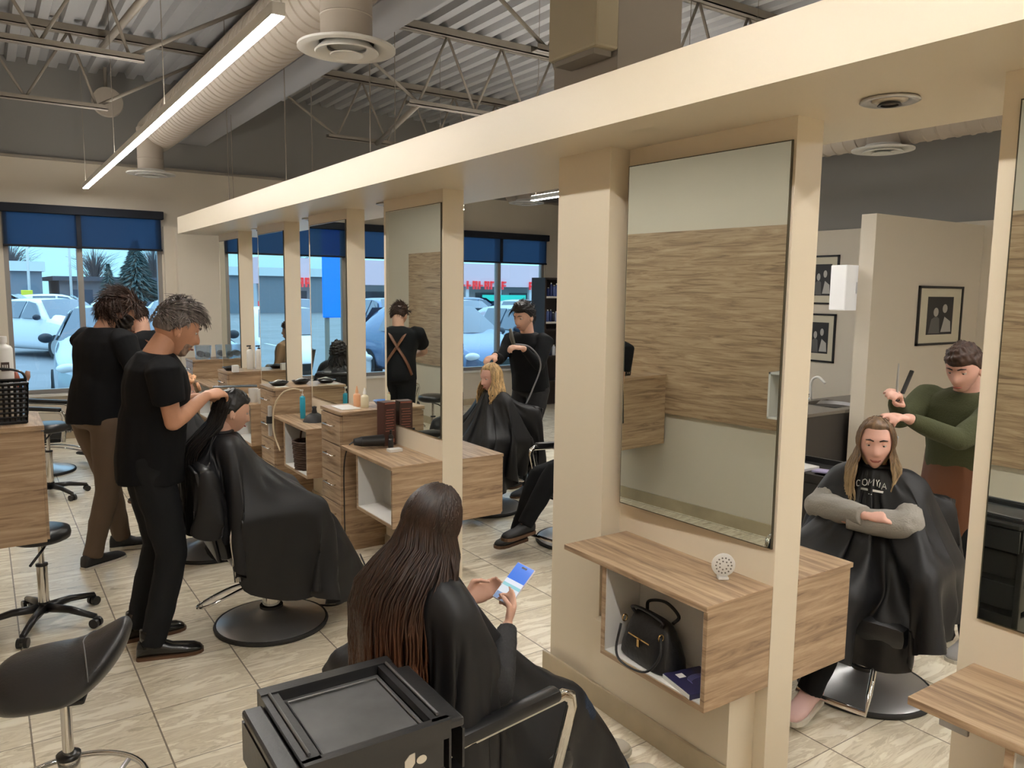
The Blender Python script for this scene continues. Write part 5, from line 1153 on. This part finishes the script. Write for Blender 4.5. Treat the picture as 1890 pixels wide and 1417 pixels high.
for (x, y, l) in ((2.16, 9.70, 'clear tub of rollers at far end, left one'), (2.40, 9.72, 'clear tub of rollers at far end, right one')):
    b_ = empty('clear_tub', (x, y, ZD_), label=l, cat='tub', group='clear tubs of rollers'); G().rev([(0, 0), (.085, 0), (.095, .16), (.091, .16), (.081, .006), (0, .006)], n=32).ob('tub', CL, b_, smooth=True, auto=AS)
    G().cyl((-.03, -.055, .06), (-.03, .055, .06), .035, n=18).ob('roller', mat('roller_dark', srgb(60, 56, 58), .8), b_); G().cyl((.04, -.05, .05), (.04, .05, .05), .03, n=18).ob('roller', mat('roller_dark', srgb(60, 56, 58), .8), b_)
box((2.06, 8.0, ZS_ if False else ZD_), (2.12, 8.05, ZD_+.07), 'small white box near the white pump bottles', 'box', WHITE, 'carton')
# main niche: handbag, book; disc on shelf
hb_ = empty('handbag', (2.10, 2.09, .4215), 1.50, 'black leather handbag with gold zips in the white niche', 'handbag'); hb_.scale = (1.08, .95, .86)
v = []; f = []; n = 28; secs = [(0, .125, .075), (.012, .135, .082), (.05, .132, .08), (.12, .118, .062), (.18, .10, .042), (.205, .088, .028), (.215, .07, .018)]
for (z, a, b_) in secs:
    for j_ in range(n):
        an = 2*PI*j_/n; cx, cy = math.cos(an), math.sin(an); cx = math.copysign(abs(cx)**.55, cx); cy = math.copysign(abs(cy)**.7, cy); v.append((cx*a, cy*b_, z))
for i in range(len(secs)-1):
    for j_ in range(n): f.append((i*n+j_, i*n+(j_+1) % n, (i+1)*n+(j_+1) % n, (i+1)*n+j_))
f += [tuple(range(n))[::-1], tuple((len(secs)-1)*n+j_ for j_ in range(n))]
BL = mat('bag_leather', (.010, .010, .011, 1), .42, bump=.3, bscale=40); o = G().add(v, f).ob('bag_body', BL, hb_, smooth=True, auto=AS)
GOLD = mat('brass', srgb(190, 160, 110), .25, 1.)
G().tube(bez([(-.07, -.03, .20), (-.08, -.05, .235), (0, -.06, .262), (.08, -.05, .235), (.07, -.03, .20)], 6), .007, 8).ob('bag_handle', BL, hb_, smooth=True); G().tube(bez([(-.07, .03, .20), (-.08, .04, .23), (0, .05, .25), (.08, .04, .23), (.07, .03, .20)], 6), .007, 8).ob('bag_handle', BL, hb_, smooth=True)
G().tube(bez([(-.10, .06, .17), (-.125, .09, .10), (-.08, .115, .02), (.02, .13, .006), (.09, .11, .03), (.11, .07, .14)], 6), .005, 8).ob('shoulder_strap', BL, hb_, smooth=True)
for x in (-.1, .1): G().tube([(x, .06+.012*math.cos(a), .17+.016*math.sin(a)) for a in np.linspace(0, 2*PI, 13)[:-1]], .003, 6, closed=True).ob('ring', GOLD, hb_, smooth=True)
G().box((-.055, .073, .118), (.06, .077, .124)).box((-.006, .076, .085), (.006, .082, .12)).ob('zip', GOLD, hb_)
bk_ = empty('book', (2.095, 1.862, .4215), -.2, 'dark blue paperback book lying in the white niche', 'book')
G().box((-.085, -.085, 0), (.085, .085, .022), .002).ob('cover', mat('book_navy', srgb(44, 42, 78), .4), bk_); G().box((-.087, -.08, .003), (.08, .0845, .019)).ob('pages', WHITE, bk_)
G().box((-.05, .03, .0221), (-.02, .06, .0226)).ob('barcode_label', WHITE, bk_)
SW_ = mat('book_swirl', srgb(120, 120, 170), .4); g = G()
for k in range(5): g.tube([(.05*math.cos(a)+.02, .03*math.sin(a)-.02+.006*k, .0224) for a in np.linspace(.5, 3.2, 9)], .0012, 4)
g.ob('cover_art', SW_, bk_)
g = G()
for k in range(8): g.box((-.0858, -.06+.013*k, .007), (-.0852, -.052+.013*k+(.002 if k % 2 else 0), .015))
g.ob('spine_lettering', WHITE, bk_)
dk = empty('massage_brush', (2.245, 1.885, ZS_), math.radians(-35), 'round white perforated scalp brush on small stand on the shelf', 'brush')
G().rev([(0, -.006), (.036, -.006), (.044, -.002), (.044, .004), (.036, .010), (0, .012)], c=(0, 0, .055), n=36, ax='Y').ob('disc', WHITE, dk, smooth=True, auto=AS)
HG = mat('hole_grey', srgb(120, 116, 110), .6)
g = G()
for k in range(14): a = 2*PI*k/14; g.cyl((.029*math.cos(a), -.0075, .055+.029*math.sin(a)), (.029*math.cos(a), -.005, .055+.029*math.sin(a)), .0032, n=8)
for k in range(7): a = 2*PI*k/7; g.cyl((.016*math.cos(a), -.0075, .055+.016*math.sin(a)), (.016*math.cos(a), -.005, .055+.016*math.sin(a)), .0032, n=8)
g.ob('holes', HG, dk); G().box((-.02, -.014, 0), (.02, .02, .012), .004).ob('stand', WHITE, dk)
# opposite wall cubby seen in the mirror
cu = empty('wall_cubby', (XL+.026, 2.98, .95), label='small white wall cubby with purple bottle seen in the main mirror', cat='shelf')
G().box((0, 0, 0), (.2, .015, .34)).box((0, .36, 0), (.2, .375, .34)).box((0, 0, 0), (.2, .375, .015)).box((0, 0, .325), (.2, .375, .34)).ob('frame', WHITE, cu)
bottle(XL+.15, 3.27, 1.291, .03, .24, mat('purple', srgb(104, 58, 150), .35), 'purple bottle on the wall cubby seen in the main mirror', .15, cap=BLACK, kind='cap')
# floor cables under the client chair
G().tube(bez([(1.45, 4.35, .012), (1.62, 4.2, .014), (1.75, 4.32, .012), (1.68, 4.55, .014), (1.85, 4.4, .012), (2.0, 4.62, .012), (2.1, 4.95, .012)], 8), .006, 8).ob('power_cable', BLACK, smooth=True, label='black power cable coiled on the floor under the counter', cat='cable')
# ---------------------------------------------------------------- right rooms
def picture(x, y, z, w, h, ax, lab, seed):
    p = empty('framed_photo', (x, y, z), 0 if ax == 'Y' else -PI/2, lab, 'picture', 'framed black and white photos')
    fr = .022
    G().box((-w/2, -.02, -h/2), (w/2, 0, -h/2+fr)).box((-w/2, -.02, h/2-fr), (w/2, 0, h/2)).box((-w/2, -.02, -h/2), (-w/2+fr, 0, h/2)).box((w/2-fr, -.02, -h/2), (w/2, 0, h/2)).ob('frame', BLACK, p)
    G().box((-w/2+fr, -.008, -h/2+fr), (w/2-fr, 0, h/2-fr)).ob('mat_board', mat('mat_board', srgb(206, 200, 180), .8), p)
    g = G().box((-w*.29, -.011, -h*.32), (w*.29, -.008, h*.32)); pr_ = g.ob('print', mat('photo_dark', srgb(38, 38, 40), .5), p)
    r = random.Random(seed); g = G(); 
    for k in range(2):
        cx = (-.1+.2*k)*w; hz = (.06+.06*k)*h
        g.prism([(cx+.055*w*math.cos(a), hz+.075*h*math.sin(a)) for a in np.linspace(0, 2*PI, 15)[:-1]], -.0125, -.011, 'Y')
    g.prism([(.03*w, -.28*h), (.26*w, -.28*h), (.24*w, -.1*h), (.1*w, -.02*h)], -.0122, -.011, 'Y'); g.ob('figures', mat('photo_grey', srgb(176, 174, 170), .5), pr_)
    g = G().prism([(-.25*w, -.3*h), (.0*w, -.3*h), (-.02*w, -.05*h), (-.1*w, .0), (-.2*w, -.06*h)], -.0124, -.011, 'Y'); g.ob('figures', mat('photo_mid', srgb(92, 92, 92), .5), pr_)
    return p
picture(7.61, 3.929, 1.66, .80, .56, 'Y', 'framed black and white photo of two people on the stub wall', 1)
for (y, z, k, l) in ((5.72, 2.02, 2, 'framed photo on side wall, upper one nearest the stub wall'), (5.72, 1.33, 3, 'framed photo on side wall, lower one nearest the stub wall'), (6.35, 2.02, 4, 'framed photo on side wall, upper one next to the post'), (6.35, 1.33, 5, 'framed photo on side wall, lower one next to the post')):
    picture(XR, y, z, .44, .58, 'X', l, k)
wl = empty('wall_lantern', (6.52, 4.071, 1.91), label='square white glowing wall lantern behind the stub wall end', cat='lamp')
G().box((-.2, .02, -.2), (.2, .18, .2), .01).ob('shade', mat('lantern_white', srgb(226, 226, 226), .6, emis=(1, .98, .95), es=.25), wl); G().box((-.05, 0, -.05), (.2, .02, .05)).ob('bracket', BRUSH, wl)
ct = empty('sink_counter', (5.85, 4.12, 0), label='dark grey counter with basin left of the stub wall', cat='counter')
DG = mat('dark_grey_laminate', srgb(70, 66, 64), .5)
G().box((.02, .02, .1), (2.4, .58, .78)).box((.06, .06, 0), (2.4, .55, .1)).ob('cabinet_body', DG, ct); G().box((0, 0, .78), (.62, .6, .81), .004).box((1.1, 0, .78), (2.42, .6, .81), .004).box((.62, 0, .78), (1.1, .1, .81)).box((.62, .5, .78), (1.1, .6, .81)).ob('countertop', mat('countertop_grey', srgb(122, 116, 108), .35), ct)
G().rev([(.235, .0), (.22, -.01), (.16, -.10), (0, -.11)], c=(.86, .3, .81), n=30, cap=False).ob('basin', BRUSH, ct, smooth=True)
G().tube(bez([(.86, .53, .81), (.86, .53, 1.0), (.86, .46, 1.05), (.86, .38, 1.0)], 6), .012, 10).ob('faucet', WHITE, ct, smooth=True); G().box((.66, .52, .81), (.70, .56, 1.10), .006).ob('water_column', WHITE, ct)
seat_chair(7.35, 5.5, -2.4, .52, 'empty black chair with a beige coat on it, behind the basin counter')
co_ = G(); 
v, f = remesh(*(lambda g: (g.v, g.f))(G().ell((7.50, 5.62, 1.03), (.30, .14, .09)).ell((7.7, 5.7, .93), (.12, .12, .2)).ell((7.3, 5.55, .98), (.12, .1, .1))), .02, 3); v = np.array(v); v += nse(v, 2.5, 4, 3)[:, None]*.012
mk('coat', v-np.array([7.5, 5.62, 0]), f, mat('beige_coat', srgb(188, 168, 144), .9, bump=.3, bscale=30), smooth=True, label='beige coat draped over the black chair behind the basin counter', cat='coat', loc=(7.5, 5.62, 0))
# black cart left of smiling client
ca = empty('salon_trolley', (4.42, 3.0, 0), .1, 'black trolley with papers and foils beside the smiling client', 'trolley')
G().box((-.24, -.2, .1), (.24, .2, .70), .01).ob('cart_body', BLACKM, ca); G().box((-.26, -.22, .70), (.26, .22, .715)).box((-.26, -.22, .715), (.26, -.20, .75)).box((-.26, .2, .715), (.26, .22, .75)).box((-.26, -.2, .715), (-.24, .2, .75)).box((.24, -.2, .715), (.26, .2, .75)).ob('tray', BLACK, ca)
for k in range(3): G().box((-.23, -.21, .13+k*.19), (.23, -.2, .30+k*.19), .004).ob('drawer', BLACK, ca)
for q in (-1, 1):
    for r in (-1, 1): G().cyl((q*.2-.012, r*.16, .03), (q*.2+.012, r*.16, .03), .03, n=16).box((q*.2-.014, r*.16-.01, .04), (q*.2+.014, r*.16+.01, .1)).ob('caster', BLACK, ca)
o = G().box((-.10, -.07, 0), (.10, .07, .012), .003).ob('foil_pack', mat('foil_violet', srgb(176, 170, 206), .4), label='violet and white foil pack lying on the cart by the smiling client', cat='foil pack', loc=(4.42, 2.92, .72)); o.rotation_euler = (0, .12, .4)
o = G().box((-.13, -.07, 0), (.13, .07, .02), .003).ob('paper_stack', WHITE, label='white papers lying on the cart by the smiling client', cat='paper', loc=(4.35, 3.08, .7165))
# product shelves back right
ps = empty('product_shelf', (7.95, 9.9, 0), label='dark product shelf unit in the back right corner', cat='shelf')
DK = mat('dark_wood', srgb(44, 36, 36), .5)
G().box((-.62, .32, .0), (.38, .36, 2.06)).box((-.62, -.0, 0), (-.59, .32, 2.06)).box((.35, 0, 0), (.38, .32, 2.06)).ob('shelf_frame', DK, ps)
for z in (.4, .8, 1.22, 1.34, 1.74, 2.03): G().box((-.59, 0, z), (.35, .32, z+.03)).ob('shelf_board', DK if z in (1.22, 2.03, .4, .8) else WHITE, ps)
r = random.Random(4); cols = [srgb(44, 60, 120), srgb(210, 214, 226), srgb(90, 110, 170), srgb(30, 34, 60), srgb(170, 180, 210)]
proto = {}
for z, nm in ((1.77, 'upper'), (1.37, 'middle'), (.83, 'lower')):
    x = -.55
    while x < .30:
        w = r.uniform(.018, .028); h_ = r.uniform(.13, .22); ci = r.randrange(5); k = ci
        if k not in proto:
            b_ = bottle(7.95+x, 9.98, z, .024, .18, mat('prod%d' % ci, cols[ci], .35), 'x', .15, kind='cap', group='product bottles on the dark shelf unit'); proto[k] = b_; first = True
        else: b_ = dup(proto[k], (7.95+x, 9.98, z))
        b_['label'] = '%s product bottle on the %s board of the dark shelf unit' % (['dark blue', 'pale grey', 'mid blue', 'navy', 'light blue'][ci], nm); b_.scale = (w/.024, w/.024, h_/.18); x += w*2+.012
fs = empty('framed_sign', (8.05, 10.0, 2.065), label='small dark framed sign standing on top of the product shelf', cat='sign')
G().box((-.16, -.01, 0), (.26, .01, .25), .004).ob('sign_frame', DK, fs); G().box((-.12, -.013, .08), (.2, -.0095, .17)).ob('sign_panel', mat('sign_blue', srgb(60, 66, 84), .5), fs)
g = G()
for k in range(5): g.box((-.10+.055*k, -.0145, .105), (-.065+.055*k, -.0125, .145))
g.ob('sign_lettering', mat('sign_grey', srgb(150, 152, 160), .5), fs)
# cape lettering for the smiling client
# ---------------------------------------------------------------- street side
ASPH = mat('asphalt', srgb(120, 122, 126), .55, var=.15, vscale=.6); GZ = -.12
G().box((-60, 11, GZ-.2), (110, 160, GZ)).ob('parking_lot', ASPH, kind='structure')
G().box((-10, 10.96, GZ), (20, 12.2, GZ+.1)).ob('sidewalk', mat('concrete', srgb(170, 168, 164), .8), kind='structure')
g = G()
for k in range(14): g.box((-12+k*2.75, 13, GZ), (-11.88+k*2.75, 18.4, GZ+.004))
for k in range(14): g.box((-12+k*2.75, 23, GZ), (-11.88+k*2.75, 28, GZ+.004))
g.ob('parking_lines', mat('line_paint', srgb(200, 200, 200), .7), kind='structure')
TYRE = mat('tyre', (.02, .02, .022, 1), .8); CGL = mat('car_glass', (.05, .08, .12, 1), .05, spec=.8, coat=.5)
def car(name, paint, lab, L=4.6, W=1.86, H=1.62, suv=True, cat='car'):
    """nose towards -Y, origin under the middle"""
    c = empty(name, (0, 0, 0), label=lab, cat=cat, group='parked cars')
    # stations along the length: y, half width, belt z, roof z, roof half width, bottom z
    P = [(-L/2, .70, .62, .62, .6, .32), (-L/2+.12, .86, .80, .80, .7, .22), (-L/2+.5, .92, .96, .96, .78, .2), (-L/2+1.05, .93, 1.04, 1.06, .74, .2), (-L/2+1.25, .93, 1.05, 1.12, .70, .2),
         (-L/2+1.95, .93, 1.02, H-.04, .60, .2), (-L/2+2.5, .93, 1.02, H, .62, .2), (L/2-1.2, .93, 1.03, H-.02, .61, .2), (L/2-.55, .92, 1.05, H-.12 if suv else H-.32, .58, .22), (L/2-.15, .90, 1.06, 1.12 if suv else 1.06, .62, .26), (L/2, .80, .80, .82, .6, .34)]
    v = []; f = []; n = 12
    for (y, w, b, t, rw, z0) in P:
        k = W/1.86; prof = [(.0, z0), (w*.9*k, z0), (w*k, z0+.12), (w*k, (z0+b)/2), (w*.97*k, b), ((w*.97+rw)/2*k if t > b+.05 else rw*k, (b+t)/2+.03*(t > b+.05)), (rw*k, t-.01), (rw*.8*k, t+.015)]
        ring = [(x, z) for x, z in prof]+[(0, t+.02)]+[(-x, z) for x, z in prof[:0:-1]]
        n = len(ring); v += [(x, y, z) for x, z in ring]
    for i in range(len(P)-1):
        for j in range(n): f.append((i*n+j, i*n+(j+1) % n, (i+1)*n+(j+1) % n, (i+1)*n+j))
    f += [tuple(range(n))[::-1], tuple((len(P)-1)*n+j for j in range(n))]
    o = G().add(v, f).ob('car_body', paint, c, smooth=True, auto=math.radians(40)); q = o.modifiers.new('s', 'SUBSURF'); q.levels = q.render_levels = 1
    k = W/1.86
    g = G().add([(-.84*k, -L/2+1.22, 1.09), (.84*k, -L/2+1.22, 1.09), (.60*k, -L/2+1.93, H-.03), (-.60*k, -L/2+1.93, H-.03), (0, -L/2+1.12, 1.13), (0, -L/2+1.88, H+.0)], [(0, 4, 5, 3), (4, 1, 2, 5)]); ws = g.ob('windshield', CGL, c, smooth=True)
    for s in (-1, 1):
        a = [(s*.905*k, -L/2+1.55, 1.08), (s*.905*k, -L/2+2.4, 1.08), (s*.66*k, -L/2+2.4, H-.07), (s*.70*k, -L/2+2.02, H-.12)]
        b = [(s*.905*k, -L/2+2.48, 1.08), (s*.905*k, L/2-1.3, 1.09), (s*.655*k, L/2-1.3, H-.08), (s*.66*k, -L/2+2.48, H-.07)]
        for q in (a, b): g = G().add([(x*1.012, y, z) for x, y, z in q]+[(x*.98, y, z) for x, y, z in q], [(0, 1, 2, 3), (7, 6, 5, 4), (0, 4, 5, 1), (1, 5, 6, 2), (2, 6, 7, 3), (3, 7, 4, 0)]); g.ob('side_window', CGL, c)
        G().ell((s*1.02*k, -L/2+1.5, 1.12), (.11, .06, .08), 14, 10).ob('side_mirror', mat('mirror_cap', (.02, .025, .04, 1), .4), c, smooth=True)
        G().ell((s*.70*k, -L/2+.14, .74), (.16, .10, .075), 14, 10).ob('headlight', mat('headlight', srgb(220, 226, 232), .1, spec=.8), c, smooth=True)
        G().box((s*.68*k-.1, L/2-.12, .88), (s*.68*k+.1, L/2-.02, 1.04), .02).ob('tail_light', mat('tail_red', srgb(190, 30, 36), .25), c)
        for y in (-L/2+.85, L/2-.85):
            w = G().cyl((s*.74*k, y, .33), (s*.945*k, y, .33), .34, n=30).ob('wheel', TYRE, c, smooth=True, auto=AS)
            G().cyl((s*.9*k, y, .33), (s*.955*k, y, .33), .21, n=24).ob('hubcap', mat('alloy', (.5, .5, .52, 1), .3, .9), w, smooth=True, auto=AS)
    G().box((-.5*k, -L/2-.01, .50), (.5*k, -L/2+.06, .70), .02).ob('grille', BLACK, c); G().box((-.84*k, -L/2+.02, .24), (.84*k, -L/2+.1, .36), .02).ob('bumper_trim', BLACKM, c)
    g = G().add([(-.62*k, L/2-.5, H-.10), (.62*k, L/2-.5, H-.10), (.72*k, L/2-.14, 1.10), (-.72*k, L/2-.14, 1.10)], [(0, 1, 2, 3)]); 
    g.ob('rear_window', CGL, c)
    return c
PW = mat('paint_white', srgb(226, 230, 234), .2, coat=.6); PS = mat('paint_silver', srgb(168, 180, 190), .22, .5, coat=.6); PB = mat('paint_blue', srgb(92, 116, 150), .22, .4, coat=.6); PD = mat('paint_dark', srgb(50, 58, 70), .2, .3, coat=.6); PR = mat('paint_red', srgb(150, 50, 50), .2, coat=.6)
c1 = car('car', PS, 'silver car parked nose-in just outside the left street window')
c2 = car('car', PW, 'white car second row, seen left of the window mullion', H=1.6)
c3 = car('car', PB, 'blue-grey car with black mirror outside the right street window', H=1.66)
def place(c, x, y, rz=0, lab=None, first=False):
    if first: c.location = (x, y, GZ); c.rotation_euler = (0, 0, rz); return c
    return dup(c, (x, y, GZ), rz, lab)
place(c1, 1.95, 15.4, -.10, first=True)
place(c2, 1.75, 25.6, .5, first=True); place(c3, 8.05, 14.6, .08, first=True)
place(c2, 4.9, 15.2, .03, 'white car parked nose-in outside, seen between the first posts')
place(c1, 11.0, 15.3, .0, 'silver car parked nose-in beyond the blue-grey one')
place(c2, 5.2, 25.2, .1, 'white car second row, right of the window mullion'); place(c1, 8.6, 25.4, -.1, 'silver car second row, seen between posts')
place(c3, 12.0, 25.3, .05, 'blue-grey car second row behind the street window'); place(c2, 15.0, 25.4, 0, 'white car second row, far right'); place(c1, 18.2, 25.5, 0, 'silver car second row, far right end')
place(c1, .9, 37, 1.3, 'silver car in the distant row, far left'); place(c2, 2.9, 39, 1.5, 'white car in the distant row, left'); place(c2, -.6, 45, 1.57, 'white car farthest left by the low building'); place(c3, .4, 33.5, 1.9, 'blue car in the distant row, far left')
place(c2, 6.5, 42, 1.4, 'white car in the distant row, by the spruce'); place(c3, 18.5, 30.5, 1.57, 'blue-grey car in front of the strip mall, left'); place(c2, 24.0, 31.5, 1.57, 'white car in front of the strip mall, right')
# low white building, left
bl_ = empty('low_building', (-6, 62, GZ), label='long low white building across the parking lot at left', cat='building')
BW = mat('building_white', srgb(214, 222, 226), .8); BG = mat('building_grey', srgb(120, 130, 142), .8); WN = mat('dark_window', srgb(60, 74, 92), .2)
G().box((-14, 0, 0), (9.6, 10, 2.9)).ob('wall', BG, bl_); G().box((-14.2, -.3, 2.9), (9.8, 10, 3.55)).ob('roof_band', BW, bl_)
b2 = empty('brick_building', (10.6, 62, GZ), label='grey brick building with dark roof behind the second row of cars', cat='building')
G().box((-6, 0, 0), (14, 10, 2.3)).ob('wall', mat('brick_far', srgb(116, 112, 118), .9), b2); G().box((-6.4, -.5, 2.3), (14.4, 10.5, 2.6)).ob('roof', mat('roof_dark', srgb(74, 78, 88), .9), b2)
for k in range(9): G().box((-5.4+k*2.1, -.05, .6), (-4.0+k*2.1, .02, 1.7)).ob('window', WN, b2)
# strip mall, right
sm = empty('strip_mall', (10, 33, GZ), label='pale strip mall with red and green shop signs across the lot', cat='building')
G().box((0, 1.5, 0), (34, 10, 3.2)).ob('wall', mat('mall_wall', srgb(196, 204, 208), .8), sm); G().box((-.3, 0, 2.15), (34.3, 1.6, 3.25)).ob('fascia', mat('mall_fascia', srgb(226, 196, 202), .8), sm)
for k in range(18): G().box((.2+k*1.9, .1, 0), (.38+k*1.9, .28, 2.15)).ob('canopy_post', BW, sm)
for k in range(16): G().box((.6+k*2.1, 1.44, .1), (2.2+k*2.1, 1.5, 1.85)).ob('shop_window', WN, sm)
RS = mat('sign_red', srgb(206, 44, 60), .5, emis=(1, .12, .12), es=.35); GS = mat('sign_teal', srgb(40, 190, 170), .5, emis=(.05, .9, .7), es=.25)
for (x0, n, l) in ((.6, 7, 'a'), (9.0, 9, 'b'), (13.4, 11, 'c')):
    g = G(); r = random.Random(n)
    for k in range(n):
        x = x0+k*.34; g.box((x, -.08, 2.02), (x+.08, -.0, 2.42))
        if r.random() < .7: g.box((x, -.08, 2.34), (x+.24, 0, 2.42))
        if r.random() < .6: g.box((x, -.08, 2.16), (x+.22, 0, 2.24))
        if r.random() < .5: g.box((x+.17, -.08, 2.02), (x+.25, 0, 2.42))
    g.ob('sign_letters', RS, sm)
G().box((6.2, -.02, 1.45), (9.0, .04, 1.75)).ob('green_sign', GS, sm); G().box((10.6, -.02, 1.45), (13.2, .04, 1.75)).ob('green_sign', GS, sm)
G().box((-.4, -.04, 1.2), (2.4, .02, 1.42)).ob('red_banner', RS, sm)
# feather flag, blue board, posts
ff = empty('feather_flag', (10.2, 18.9, GZ), label='red feather flag outside the right street window', cat='flag')
G().cyl((0, 0, 0), (0, 0, 2.7), .02).ob('flag_pole', BRUSH, ff, smooth=True)
g = G(); out = [(-.02, .9), (-.10, 1.4), (-.35, 2.2), (-.62, 2.66), (-.30, 2.72), (-.02, 2.5), (.03, 1.9)]
g.prism([(x, z) for x, z in out], -.006, .006, 'Y').ob('flag_cloth', mat('flag_red', srgb(222, 84, 92), .7), ff)
g = G()
for k in range(6): z = 1.3+k*.17; g.box((-.10-.035*k, -.009, z), (-.03-.02*k, -.006, z+.10))
g.ob('flag_lettering', mat('flag_white', srgb(236, 220, 226), .7), ff)
bd = empty('blue_board', (-3.4, 20.0, GZ), label='plain bright blue board outside, seen only in the third mirror', cat='sign')
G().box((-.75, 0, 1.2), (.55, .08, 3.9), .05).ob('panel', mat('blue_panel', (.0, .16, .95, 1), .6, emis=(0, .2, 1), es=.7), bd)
for x in (-.6, .4): G().box((x-.05, .08, 0), (x+.05, .18, 3.5)).ob('post', STEEL, bd)
for (x, y, h_, l) in ((4.1, 48, 8, 'thin pale light pole left of the spruce'), (2.1, 46, 7, 'thin pale light pole beside the window mullion'), (8.9, 44, 8, 'thin pale light pole by the strip mall')):
    p = empty('light_pole', (x, y, GZ), label=l, cat='pole', group='parking lot light poles'); G().cyl((0, 0, 0), (0, 0, h_), .07, .05, n=10).ob('pole', WHITE, p, smooth=True); G().box((-.1, -.7, h_), (.1, .1, h_+.12)).ob('lamp_head', STEEL, p)
sg = empty('yellow_sign', (1.75, 40.5, GZ), label='small yellow sign among the distant cars', cat='sign'); G().box((-.22, 0, 1.2), (.22, .06, 1.75), .02).ob('panel', mat('yellow', srgb(224, 214, 60), .6), sg); G().cyl((0, .05, 0), (0, .05, 1.2), .05).ob('post', STEEL, sg)
sg = empty('totem_sign', (8.2, 36, GZ), label='tall shop totem sign with round orange and red emblems by the post', cat='sign'); G().cyl((0, 0, 0), (0, 0, 5.4), .12).ob('post', STEEL, sg); G().box((-1.1, -.1, 3.5), (1.1, .1, 4.6), .05).ob('panel', WHITE, sg); G().cyl((.5, -.12, 4.05), (.5, -.1, 4.05), .4, n=24).ob('emblem', mat('orange', srgb(236, 150, 60), .5), sg); G().cyl((-.5, -.12, 4.05), (-.5, -.1, 4.05), .35, n=24).ob('emblem', RS, sg); G().box((-1.0, -.1, 2.3), (1.0, .1, 2.9)).ob('lower_panel', mat('totem_blue', srgb(60, 110, 200), .5), sg)
# trees
def spruce(x, y, h, R, lab, n=2600, seed=1):
    r = random.Random(seed); t = empty('spruce_tree', (x, y, GZ), label=lab, cat='tree'); G().cyl((0, 0, 0), (0, 0, h*.95), .16, .03, n=10).ob('trunk', mat('bark', srgb(80, 70, 62), .9), t)
    v = []; f = []
    for k in range(n):
        u = r.random()**.8; z = .25+(h-.25)*u; rr = R*(1-u)*(.35+.75*r.random())+.05; a = r.uniform(0, 2*PI); L_ = .34*(1-u*.5); dz = -.10-.1*r.random(); tx, ty = -math.sin(a), math.cos(a); w = .07
        cx, cy = math.cos(a)*rr, math.sin(a)*rr; n0 = len(v)
        v += [(cx-math.cos(a)*L_-tx*w, cy-math.sin(a)*L_-ty*w, z), (cx-math.cos(a)*L_+tx*w, cy-math.sin(a)*L_+ty*w, z), (cx+math.cos(a)*L_*.6, cy+math.sin(a)*L_*.6, z+dz), (cx-math.cos(a)*L_*.3, cy-math.sin(a)*L_*.3, z-.12)]
        f += [(n0, n0+1, n0+2), (n0, n0+2, n0+3), (n0+1, n0+3, n0+2)]
    G().add(v, f).ob('foliage', mat('needles', srgb(70, 92, 92), .8), t); return t
spruce(5.55, 36.5, 3.9, 1.5, 'dark spruce tree right of the left street window mullion', 3200)
spruce(6.9, 56, 3.4, 1.0, 'small distant spruce between bare trees', 700, 5)
def bare(x, y, h, R, lab, seed, n=240):
    r = random.Random(seed); t = empty('bare_tree', (x, y, GZ), label=lab, cat='tree', group='bare trees beyond the buildings'); g = G().cyl((0, 0, 0), (0, 0, h*.5), .2, .12, n=8)
    for k in range(n):
        a = r.uniform(0, 2*PI); z0 = h*r.uniform(.35, .7); q = r.random(); p1 = (math.cos(a)*R*q, math.sin(a)*R*q, z0+(h-z0)*r.uniform(.4, 1)*(1-.4*q)); g.tube([(0, 0, z0*.8), (p1[0]*.5, p1[1]*.5, (z0+p1[2])*.5), p1], [.03, .02, .006], 4, cap=False)
    g.ob('branches', mat('twigs', srgb(104, 100, 104), .9), t)
for k, (x, y, h_, R, l) in enumerate(((8.3, 76, 5.6, 2.4, 'bare tree behind the brick building, left'), (13.2, 77, 6.2, 2.6, 'bare tree behind the brick building, centre'), (18.4, 78, 5.4, 2.4, 'bare tree behind the brick building, right'), (2.4, 82, 6.4, 2.6, 'bare tree rising over the low white building'), (27, 80, 6.5, 3, 'bare tree behind the totem sign'))): bare(x, y, h_, R, l, k+3)
